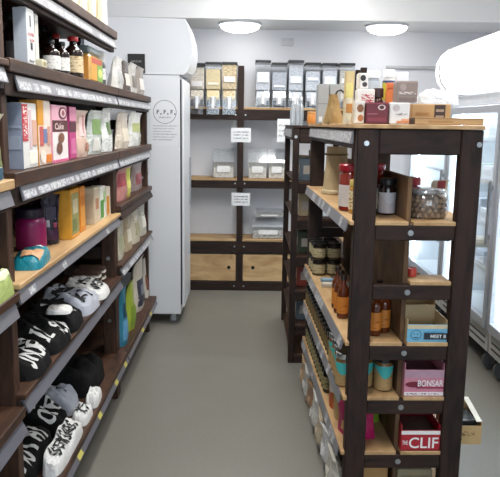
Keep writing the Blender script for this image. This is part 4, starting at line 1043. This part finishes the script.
# right column, level A: big biscuit jar with red lid
q = at(432, 222, Z=LEV['A'])
t = thing('biscuit_jar', 'large round glass jar full of shelled nuts with flat glass lid', 'jar', gp(.319, .142, LEV['A']), 0)
JP = [(.062, 0), (.078, .006), (.084, .02), (.085, .075), (.08, .092), (.066, .102), (.066, .108)]
part('jar_body', MB().lathe(JP, 28), clear((.95, .96, .96), .10, .04, .06), t)
part('rim', MB().lathe([(.069, .098), (.072, .104), (.069, .111), (.064, .111)], 28), clear((.9, .92, .93), .3, .05, .3), t)
nuts = mat((146, 116, 84), .6, 0, .25, 60)
ico = None
bm = bmesh.new(); bmesh.ops.create_icosphere(bm, subdivisions=1, radius=.0125); ico = bpy.data.meshes.new('nut'); bm.to_mesh(ico); bm.free()
for p in ico.polygons: p.use_smooth = True
rnd = random.Random(8)
for ring, zz in enumerate((.014, .033, .052, .071)):
    for k in range(17):
        a = 2 * math.pi * (k + .5 * (ring % 2)) / 17; r_ = .068
        o = link('nut', ico, nuts, t, (r_ * math.cos(a), r_ * math.sin(a), zz + rnd.uniform(-.003, .003))); o.rotation_euler = (rnd.random() * 6, rnd.random() * 6, 0); o.scale = (1, .8, rnd.uniform(.75, 1.1))
for k in range(14):
    a = 2.4 * k; r_ = .055 * math.sqrt(k / 14)
    o = link('nut', ico, nuts, t, (r_ * math.cos(a), r_ * math.sin(a), .082)); o.rotation_euler = (k, k * 2, 0)
part('filling_core', MB().lathe([(.055, .004), (.055, .074), (0, .076)], 16), nuts, t)
part('lid', MB().lathe([(.068, .1085), (.07, .112), (.066, .118), (.02, .121), (0, .121)], 28), clear((.9, .92, .93), .35, .05, .35), t)
jar('chutney_jar', 'dark preserve jar with red lid behind the nut jar', gp(.282, .29, LEV['A']), 0, .045, .15, mat((48, 20, 24), .2, 0, .1, 20, .3), REDL, None, None, lidh=.2, lidr=.048)
pouch('biscuit_packet', 'cream packet with red tip lying beyond the nut jar', gp(.405, .30, LEV['A']), .4, .12, .08, .14, WRAP((206, 190, 164)), [(-.5, .75, .5, .98, mat((150, 36, 46), .4), 'label_tip'), (-.6, .2, .6, .55, mat((226, 216, 200), .4), 'label')], seed=60, topw=.7)

# level B: two-high rows of cream label jars, foil sachets, red cup
DKL = mat((30, 28, 26), .3, .3, .05); CRL = print_mat((176, 164, 128), (120, 110, 82), 60, .55)
jr = jar('spice_jar', 'dark lid cream label jar, lower layer, aisle-edge line at the far end', gp(.035, 1.20, LEV['C']), RL + .9, .039, .092, mat((74, 58, 40), .2, 0, .1, 30, .3), DKL, CRL, None, 'cream label spice jars on the gondola', lidh=.2, lidr=.039, span=(.15, .7))
learn(jr)
for i in range(2):
    for j in range(3):
        for k in range(2):
            if (i, j, k) == (0, 0, 0): continue
            dup(jr, gp(.035 + .084 * i, 1.20 + .083 * j, LEV['C'] + k * .0926), RL + .9, 'dark lid cream label jar, %s layer, %s line at the far end' % (('lower', 'upper')[k], ('aisle-edge', 'inner')[i]))
for k in range(3):
    carton('foil_sachet', 'shiny silver foil sachet standing behind the amber bottles', gp(.115, .62 + .05 * k, LEV['C']), GR + .3, .10, .010, .095 - .012 * k, (186, 188, 190), [('rect', 'front', .1, .3, .9, .6, (120, 122, 126))], 'foil sachets on the gondola', flap=False, rough=.2)
jar('red_cup', 'small red candle cup on the see-through level beside the divider', gp(DV + .04, .10, LEV['B']), 0, .02, .035, mat((186, 64, 50), .35), mat((206, 96, 80), .4), None, None, lidh=.12, cat='cup')

# level C: amber bottles with orange labels
AMB = mat((92, 40, 14), .12, 0, .1, 20, .4); ORL = print_mat((206, 128, 46), (170, 90, 30), 40, .58)
bt = bottle('syrup_bottle', 'amber syrup bottle with orange label standing on plywood', gp(.028, .425, LEV['C']), RL + .8, .026, .198, AMB, mat((36, 20, 14), .3), ORL, 'amber syrup bottles on the gondola', labspan=(.12, .5), neck=.42)
learn(bt)
for (x, y) in ((.030, .345), (.085, .385), (.03, .505), (.11, .455), (.110, .305), (.15, .36), (.168, .145), (.122, .105), (.165, .24)):
    dup(bt, gp(x, y, LEV['C']), RL + .8)
for k, (x, y, c_, cn) in enumerate(((.06, 1.02, (120, 150, 170), 'pale blue'), (.13, .96, (150, 104, 66), 'brown'), (.05, .92, (186, 176, 160), 'cream'), (.13, 1.07, (96, 70, 50), 'dark brown'))):
    carton('flat_packet', cn + ' flat packet lying on plywood before the cream label jars', gp(x, y, LEV['C']), GR + .4 * math.sin(3 * k), .075, .055, .018, c_, [('rect', 'top', .15, .2, .85, .8, tuple(min(240, q_ + 34) for q_ in c_))], 'flat packets on the gondola', flap=False)
# level D: big kraft-and-teal jars near, dark-lid jars beyond
KR = print_mat((176, 144, 96), (150, 116, 72), 40, .6); TEALL = mat((66, 176, 172), .4)
SIL = mat((206, 208, 210), .18, .9, .03)
kj = jar('honey_jar', 'kraft label jar with teal flash and dark lid nearest the end bar', gp(.165, .092, LEV['D']), RL + 1.2, .038, .15, mat((120, 84, 44), .25, 0, .1, 30, .2), mat((74, 74, 78), .2, .85, .05), KR, TEALL, 'kraft and teal label jars by the end bars', lidh=.17, lidr=.037, span=(.04, .72), full=True)
learn(kj)
for (x, y) in ((.094, .131), (.165, .172)): dup(kj, gp(x, y, LEV['D']), RL + 1.2, 'kraft label jar with teal flash, ' + ('half behind the gondola post' if x < .1 else 'second from the end bar along the divider'))
sj = jar('nut_butter_jar', 'kraft and teal label jar with shiny silver lid on the aisle side', gp(.013, .14, LEV['D']), RL + .8, .040, .145, mat((120, 84, 44), .25, 0, .1, 30, .2), SIL, KR, TEALL, 'silver lid kraft jars on the aisle side', lidh=.16, lidr=.040, span=(.04, .72), full=True)
learn(sj)
for (x, y) in ((.020, .225), (.022, .31), (.105, .27), (.11, .355), (.022, .395)): dup(sj, gp(x, y, LEV['D']), RL + .8)
dj = jar('olive_jar', 'dark olive jar with black lid in the aisle-edge long row', gp(.022, .50, LEV['D']), RL + .9, .033, .115, mat((52, 44, 26), .15, 0, .15, 30, .4), DKL, print_mat((120, 100, 60), (70, 54, 34), 50, .55), None, 'dark olive jars in long rows', lidh=.16, lidr=.033)
learn(dj)
for i in range(3):
    for j in range(14):
        if (i, j) != (0, 0): dup(dj, gp(.022 + .072 * i, .50 + .07 * j, LEV['D']), RL + .9, 'dark olive jar with black lid in the %s long row' % ('aisle-edge', 'central', 'divider-side')[i])
# level E: tall dark bottles and bags
eb = bottle('vinegar_bottle', 'slim dark vinegar bottle in the aisle-edge row above bottom shelf', gp(.022, .62, LEV['E']), RL + .8, .028, .165, mat((26, 20, 14), .12, 0, .05, 20, .4), BLACK_PL, print_mat((150, 140, 96), (90, 80, 50), 60, .55), 'dark vinegar bottles on the gondola', labspan=(.12, .5))
learn(eb)
for i in range(3):
    for j in range(13):
        if (i, j) != (0, 0): dup(eb, gp(.022 + .07 * i, .62 + .064 * j, LEV['E']), RL + .8, 'slim dark vinegar bottle in the %s row above bottom shelf' % ('aisle-edge', 'central', 'divider-side')[i])
def gpouch(label, x, y, lev, w, d, h, ma, patches, rz=0, seed=1, name='snack_pouch'):
    return pouch(name, label, gp(x, y, lev), RL + rz, w, d, h, ma, patches, None, seed)
gpouch('magenta snack pouch with pale spot tucked behind the gondola post', .075, .16, LEV['E'], .17, .09, .155, WRAP((178, 24, 92), .3), [(.1, .4, .6, .75, mat((226, 170, 190), .4), 'printed_picture'), (-.7, .15, .0, .4, mat((214, 176, 120), .4), 'label')], 1.0, 70)
gpouch('lime green snack pouch behind the magenta pouch', .145, .30, LEV['E'], .12, .06, .155, WRAP((132, 170, 52), .3), [(-.5, .3, .5, .6, mat((196, 210, 120), .4), 'label')], 1.2, 71)
gpouch('tan snack pouch with green band at the aisle edge', .045, .31, LEV['E'], .11, .07, .15, WRAP((196, 164, 110), .35), [(-.9, .62, .9, .8, mat((118, 160, 46), .4), 'label_band')], .7, 72)
gpouch('orange snack pouch with white corner on the aisle side', .04, .43, LEV['E'], .11, .07, .16, WRAP((190, 92, 46), .35), [(-.7, .5, .3, .9, mat((226, 220, 210), .4), 'label')], .6, 73)
gpouch('black and white striped snack pouch beyond the orange one', .05, .53, LEV['E'], .10, .06, .17, WRAP((46, 44, 42), .35), [(-.8, .3, -.2, .9, mat((206, 204, 196), .4), 'label'), (.2, .3, .7, .9, mat((206, 204, 196), .4), 'label_panel')], .5, 74)
# bottom level: bulging pale bags overhanging the aisle edge
for k in range(7):
    c_ = [(196, 190, 178), (206, 206, 206), (186, 170, 144), (204, 202, 196), (150, 118, 90), (196, 194, 190), (176, 150, 118)][k]
    lb = ['pale stone', 'clear white', 'tan', 'off white', 'brown', 'light grey', 'biscuit'][k]
    pouch('bulk_bag', lb + ' bulging bulk bag along the bottom gondola shelf', gp(.0, .14 + .19 * k, LEV['F']), RL + .15 * math.sin(k * 2), .175, .10, .138 + .012 * (k % 2), clearbag(c_), [(-.4, .2, .4, .5, mat(tuple(min(240, x + 20) for x in c_), .4), 'label')], 'bulging bags on the bottom gondola shelf', 80 + k)
carton('kraft_carton', 'open brown kraft carton on the bottom shelf behind the post', gp(.14, .15, LEV['F']), RL, .16, .12, .11, (176, 136, 86), [('rect', 'front', .2, .3, .8, .6, (150, 112, 66))])

# right column boxes facing the end of the gondola
cx_ = DV + .0095 + .085
w = .178
def tray_box(label, lev, h, d, col, art, name='snack_box', y=.012, x=.3125, w=.160, inner=None):
    t = thing(name, label, 'box', gp(x, y + d / 2, lev), GR)
    th = .003
    m_ = mat(col, .45, 0, .03, 30)
    part('front_panel', MB().box(-w / 2, w / 2, -d / 2, -d / 2 + th, 0, h), m_, t)
    if inner: m_ = mat(inner, .5, 0, .03, 30)
    part('side_panel', MB().box(-w / 2, -w / 2 + th, -d / 2 + th, d / 2, 0, h * 1.25), m_, t)
    part('side_panel', MB().box(w / 2 - th, w / 2, -d / 2 + th, d / 2, 0, h * 1.25), m_, t)
    part('back_panel', MB().box(-w / 2 + th, w / 2 - th, d / 2 - th, d / 2, 0, h * 1.5), m_, t)
    part('tray_floor', MB().box(-w / 2 + th, w / 2 - th, -d / 2 + th, d / 2 - th, 0, th), m_, t)
    decorate(t, (w, d, h), art)
    return t
BLU = (112, 176, 206)
tray_box('pale blue snack display box with round face emblem, trays open behind', LEV['C'], .072, .16, BLU,
         [('rect', 'front', .0, .0, 1, .98, BLU), ('rect', 'front', .0, .76, 1, .98, (206, 190, 156)), ('oval', 'front', .08, .12, .36, .70, (60, 110, 146)), ('oval', 'front', .105, .16, .335, .66, BLU), ('oval', 'front', .16, .42, .19, .52, (50, 90, 120)), ('oval', 'front', .24, .42, .27, .52, (50, 90, 120)),
          ('rect', 'front', .16, .24, .27, .30, (50, 90, 120)), ('rect', 'front', .42, .16, 1, .52, (34, 42, 52)), ('text', 'front', .58, .25, .97, .44, (226, 230, 232), 'MEET B'), ('rect', 'front', .42, .58, .9, .64, (90, 150, 184))], inner=(196, 172, 132))
tray_box('cream inner display tray stepped behind the pale blue box', LEV['C'], .108, .12, (186, 160, 120), [('rect', 'front', .0, .82, 1, .98, (206, 186, 150))], 'display_tray', .18)
tray_box('tan display tray at the back of the stepped trays', LEV['C'], .128, .10, (162, 122, 90), [('rect', 'front', .0, .86, 1, .98, (206, 186, 150))], 'display_tray', .315)
PK = (196, 128, 146)
tray_box('pink bar box with white BONSAR lettering over dark red swoosh', LEV['D'], .112, .19, PK,
         [('rect', 'front', 0, .0, 1, 1, PK), ('rect', 'front', 0, .70, 1, 1, (176, 140, 156)), ('oval', 'front', .02, .34, .5, .56, (112, 26, 46)), ('rect', 'front', .3, .30, 1, .36, (150, 50, 78)), ('text', 'front', .34, .38, .985, .62, (238, 232, 234), 'BONSAR'), ('rect', 'front', 0, .04, 1, .16, (226, 222, 222)), ('rect', 'front', .05, .075, .9, .125, print_mat((226, 222, 222), (120, 70, 84), 120, .5))])
RD = (170, 30, 46)
tray_box('red and white bar box reading THE CLIF on low level', LEV['E'], .088, .20, RD,
         [('rect', 'front', 0, 0, 1, .98, RD), ('rect', 'front', 0, .80, 1, .98, (232, 230, 228)), ('text', 'front', .20, .12, .96, .66, (240, 238, 236), 'CLIF'), ('text', 'front', .03, .30, .17, .50, (240, 238, 236), 'THE'), ('rect', 'front', 0, .0, 1, .05, (120, 20, 34))])
carton('inner_carton', 'plain dark carton lying inside the red bar box', gp(.3125, .112, LEV['E'] + .0035), GR, .14, .15, .07, (52, 46, 44), flap=False)
carton('inner_carton', 'dark wrapped bars filling the pink bar box', gp(.312, .107, LEV['D'] + .0035), GR, .15, .15, .085, (74, 34, 44), flap=False)
carton('grey_carton', 'pale grey flat carton on the lowest end shelf', gp(.315, .15, LEV['F']), GR, .15, .16, .09, (150, 140, 112), [('rect', 'front', .1, .2, .9, .7, (128, 118, 92))])
# kraft tray poking out on the far side
t = tray_box('open kraft tray poking out past the end post of gondola', LEV['E'], .082, .17, (190, 160, 112), [('rect', 'front', .3, .45, .8, .7, print_mat((190, 160, 112), (120, 92, 54), 80, .5)), ('rect', 'front', .3, .22, .42, .34, (120, 92, 54))], 'kraft_tray', .065, .515, .14)
part('lid_flap', MB().prism([(-.085, .10), (.085, .135), (.085, .138), (-.085, .103)], 'x', .045, .068), mat((226, 222, 210), .5), t)
carton('black_pack', 'black pack lying inside the protruding kraft tray', gp(.515, .15, LEV['E'] + .0035), GR, .11, .12, .09, (20, 20, 20), flap=False)

# ------------------------------------------------------------ goods on top of the gondola
def tbox(name, label, u0, u1, vt, ydep, d, col, art=(), z=GT, rz=0, vb=None, **k):
    Y = GY + ydep
    p0, p1 = at(u0, 124, Y=Y), at(u1, 124, Y=Y)
    h = at((u0 + u1) / 2, vt, Y=Y).z - z
    return carton(name, label, ((p0.x + p1.x) / 2, Y + d / 2, z + EPS), rz, p1.x - p0.x, d, h, col, art, **k), h
tbox('sauce_carton', 'dark red carton with small pale crest, front of the gondola top', 365.5, 388, 103, .06, .06, (104, 34, 46), [('oval', 'front', .52, .66, .86, .92, (214, 200, 196)), ('oval', 'front', .58, .70, .80, .88, (80, 30, 42)), ('rect', 'front', .06, .45, .5, .5, (156, 90, 98)), ('rect', 'front', .1, .12, .9, .3, (126, 48, 60)), ('rect', 'front', .0, .94, 1, 1, (140, 60, 72))])
_, hw = tbox('tea_box', 'white tea box with grey lettering and orange sweep on gondola top', 389.5, 409, 103, .05, .07, (216, 214, 212), [('oval', 'front', .12, .60, .5, .92, (186, 176, 176)), ('rect', 'front', .3, .42, .9, .52, print_mat((216, 214, 212), (120, 116, 116), 130, .48)), ('rect', 'front', .35, .05, 1, .16, (200, 128, 84)), ('rect', 'front', .6, .16, 1, .26, (214, 160, 122))])
tbox('cocoa_box', 'grey brown box with pale lettering stacked on the white tea box', 395, 416, 81.5, .055, .065, (142, 124, 116), [('oval', 'front', .15, .55, .45, .9, (168, 150, 142)), ('rect', 'front', .12, .38, .9, .50, print_mat((142, 124, 116), (216, 206, 200), 130, .46)), ('rect', 'front', .12, .10, .9, .22, (126, 108, 100))], z=GT + hw + .003)
_, hk = tbox('kraft_box', 'kraft box with dark square label under the silver plastic wrap', 411, 450, 104.5, .20, .16, (172, 138, 92), [('rect', 'front', .58, .2, .86, .98, (58, 44, 38)), ('rect', 'front', .62, .64, .82, .76, (150, 130, 110)), ('rect', 'front', .62, .36, .82, .46, (150, 130, 110)), ('rect', 'front', .1, .5, .45, .6, (160, 118, 70))])
tbox('kraft_box', 'flat long kraft box at the gondola front edge', 414.5, 484, 118.5, .03, .10, (178, 144, 98), [('rect', 'front', .2, .3, .55, .6, (164, 124, 74)), ('rect', 'front', .0, .9, 1, 1, (150, 108, 60)), ('rect', 'left', 0, 0, 1, 1, (72, 52, 36))])
Y = GY + .28
p0, p1 = at(418, 103, Y=Y), at(456, 103, Y=Y)
cloth('plastic_wrap', 'crumpled silver clear plastic bag on the kraft box', ((p0.x + p1.x) / 2, Y + .0, GT + hk + .0025), 0, (p1.x - p0.x) / 2, .07, .062, wrinkled((206, 210, 214), .15, 40, 1.0, .12, .8), seed=90, cat='bag')
tbox('cracker_packet', 'white packet with brown picture at the front left of gondola top', 354.5, 364, 101, .07, .05, (220, 212, 198), [('oval', 'front', .2, .5, .9, .85, (130, 84, 52)), ('oval', 'front', .3, .1, .9, .4, (176, 110, 60)), ('rect', 'front', 0, .88, 1, 1, (226, 222, 216))])
_, hq = tbox('biscuit_box', 'white box with red script behind the dark red carton', 356, 373.5, 89.5, .17, .06, (224, 218, 212), [('rect', 'front', .25, .62, .95, .86, print_mat((224, 218, 212), (176, 40, 52), 110, .47)), ('rect', 'front', 0, 0, 1, .3, (206, 196, 184))])
tbox('card_box', 'white box with black pictures stacked above the red script box', 356.5, 366.5, 73.5, .18, .05, (226, 222, 218), [('oval', 'front', .2, .5, .75, .9, (46, 44, 44)), ('oval', 'front', .4, .12, .9, .44, (70, 66, 64)), ('rect', 'front', 0, .0, .2, 1, (206, 196, 180))], z=GT + hq + .003)
Y = GY + .20; c = at(378.5, 110, Y=Y)
bottle('syrup_flask', 'dark brown flask with square cap behind the dark red carton', (c.x, Y + .02, GT + EPS), 0, .022, at(378, 88, Y=Y).z - GT, mat((70, 34, 28), .15, 0, .05, 20, .4), mat((58, 36, 34), .4), None, None, neck=.8, capr=.021, caph=.25)
for (u, vt, lab, bc, lc_, dep, r_, cap) in ((372, 71, 'blue grey canister with white lid in the back row of gondola top', (150, 160, 170), (184, 192, 200), .30, .028, (236, 236, 236)),
                                      (387.5, 70, 'white bottle with yellow label and white cap in the back row', (206, 206, 206), (216, 196, 60), .30, .025, (240, 240, 238)),
                                      (390, 83, 'orange bottle beside the grey brown box', (196, 96, 46), (216, 122, 66), .20, .021, (206, 110, 60))):
    Y = GY + dep; c = at(u, 110, Y=Y)
    jar('canister', lab, (c.x, Y, GT + EPS), 0, r_, at(u, vt, Y=Y).z - GT, mat(bc, .35), mat(cap, .35), mat(lc_, .4), mat((62, 76, 120), .4) if u == 387.5 else None, lidh=.12, cat='canister', span=(.45, .8) if u == 387.5 else (.1, .8), lidr=r_ * .96)
tbox('tissue_box', 'small white box in the back row near the trunking', 394, 406, 72.5, .31, .06, (218, 220, 224), [('rect', 'front', .3, .5, .8, .8, (170, 176, 186))])
Y = GY + .20
for (u0, u1, vt, lab, c_, pc, dep) in ((343, 354, 71, 'cream pouch with yellow panel standing tall at the aisle edge', (206, 182, 134), (216, 204, 130), .25), (344, 354, 98, 'short cream packet with small pictures before the tall cream pouch', (220, 206, 176), (190, 130, 70), .12)):
    Y = GY + dep; p0, p1 = at(u0, 124, Y=Y), at(u1, 124, Y=Y)
    pouch('grain_pouch', lab, ((p0.x + p1.x) / 2, Y + .03, GT + EPS), 0, p1.x - p0.x, .05, at(u0, vt, Y=Y).z - GT, WRAP(c_), [(-.7, .42, .7, .78, mat(pc, .4), 'label'), (-.4, .1, .5, .34, mat((226, 214, 186), .4), 'label_panel')], None, 95 + int(vt), topw=.9)
for k, (u0, u1) in enumerate(((317, 328), (328.6, 340))):
    tbox('grey_carton', ('grey carton at the aisle side of the paired cartons on gondola top', 'grey carton on the inner side of the paired cartons on gondola top')[k], u0, u1, 84.5, .92 + .01 * k, .08, (150, 152, 152), [('rect', 'front', .0, .50, 1, .52, (120, 122, 124)), ('rect', 'front', .15, .05, .45, .18, (206, 206, 206))])
# jute tote with black strap
Y = GY + .62; p0, p1 = at(323, 123, Y=Y), at(346, 123, Y=Y)
t = pouch('jute_bag', 'brown jute tote bag slumped before the grey cartons', ((p0.x + p1.x) / 2, Y + .05, GT + EPS), -.3, p1.x - p0.x, .08, .135, wrinkled((156, 128, 82), .85, 60, .6), (), None, 99, topw=.35)
mb = MB()
for k in range(10):
    a, b = k / 10 * math.pi, (k + 1) / 10 * math.pi
    mb.cyl((.03 + .028 * math.cos(a), -.008, .10 + .055 * math.sin(a)), (.03 + .028 * math.cos(b), -.008, .10 + .055 * math.sin(b)), .0045, 6)
part('strap', mb, BLACK_PL, t)
Y = GY + 1.2; c = at(310, 120, Y=Y)
jar('honey_pot', 'small orange pot at the far aisle corner of gondola top', (c.x + .01, Y, GT + EPS), 0, .026, .065, mat((206, 132, 60), .3), mat((206, 150, 90), .3), None, None, lidh=.2)
# clear bottles on the rack behind
for k, (u, vt) in enumerate(((292.5, 98), (297, 95), (301, 97))):
    Y = q.y + .10 + .05 * k if False else 4.40 + .05 * k
    c = at(u, 120, Y=Y)
    bottle('clear_bottle', 'tall clear glass bottle in the trio on the rack behind', (c.x, Y, 1.5755), 0, .017, at(u, vt, Y=Y).z - 1.5755, clear((.9, .93, .95), .16, .06, .35), mat((226, 228, 230), .3), None, 'clear bottles on the rack behind', neck=.4)
# goods on the rack behind, glimpsed between the posts
rnd = random.Random(12)
for lv in 'ABCDE':
    for k in range(2):
        c_ = [(150, 60, 44), (96, 110, 120), (186, 166, 130), (60, 70, 50)][(k + ord(lv)) % 4]
        lb = ['rust red', 'slate blue', 'tan', 'dark green'][(k + ord(lv)) % 4]
        carton('rack_carton', lb + ' carton on the narrow rack behind the gondola', (RQ.x + .115 - (.22 + .36 * k) * math.sin(RR), RQ.y + .22 + .36 * k, LEV[lv] + EPS), RR - R90, .20, .12, .14, c_, [('rect', 'right', .2, .3, .8, .7, (186, 176, 164)), ('rect', 'front', .2, .3, .8, .7, (206, 196, 180))], lb + ' cartons on the narrow rack')
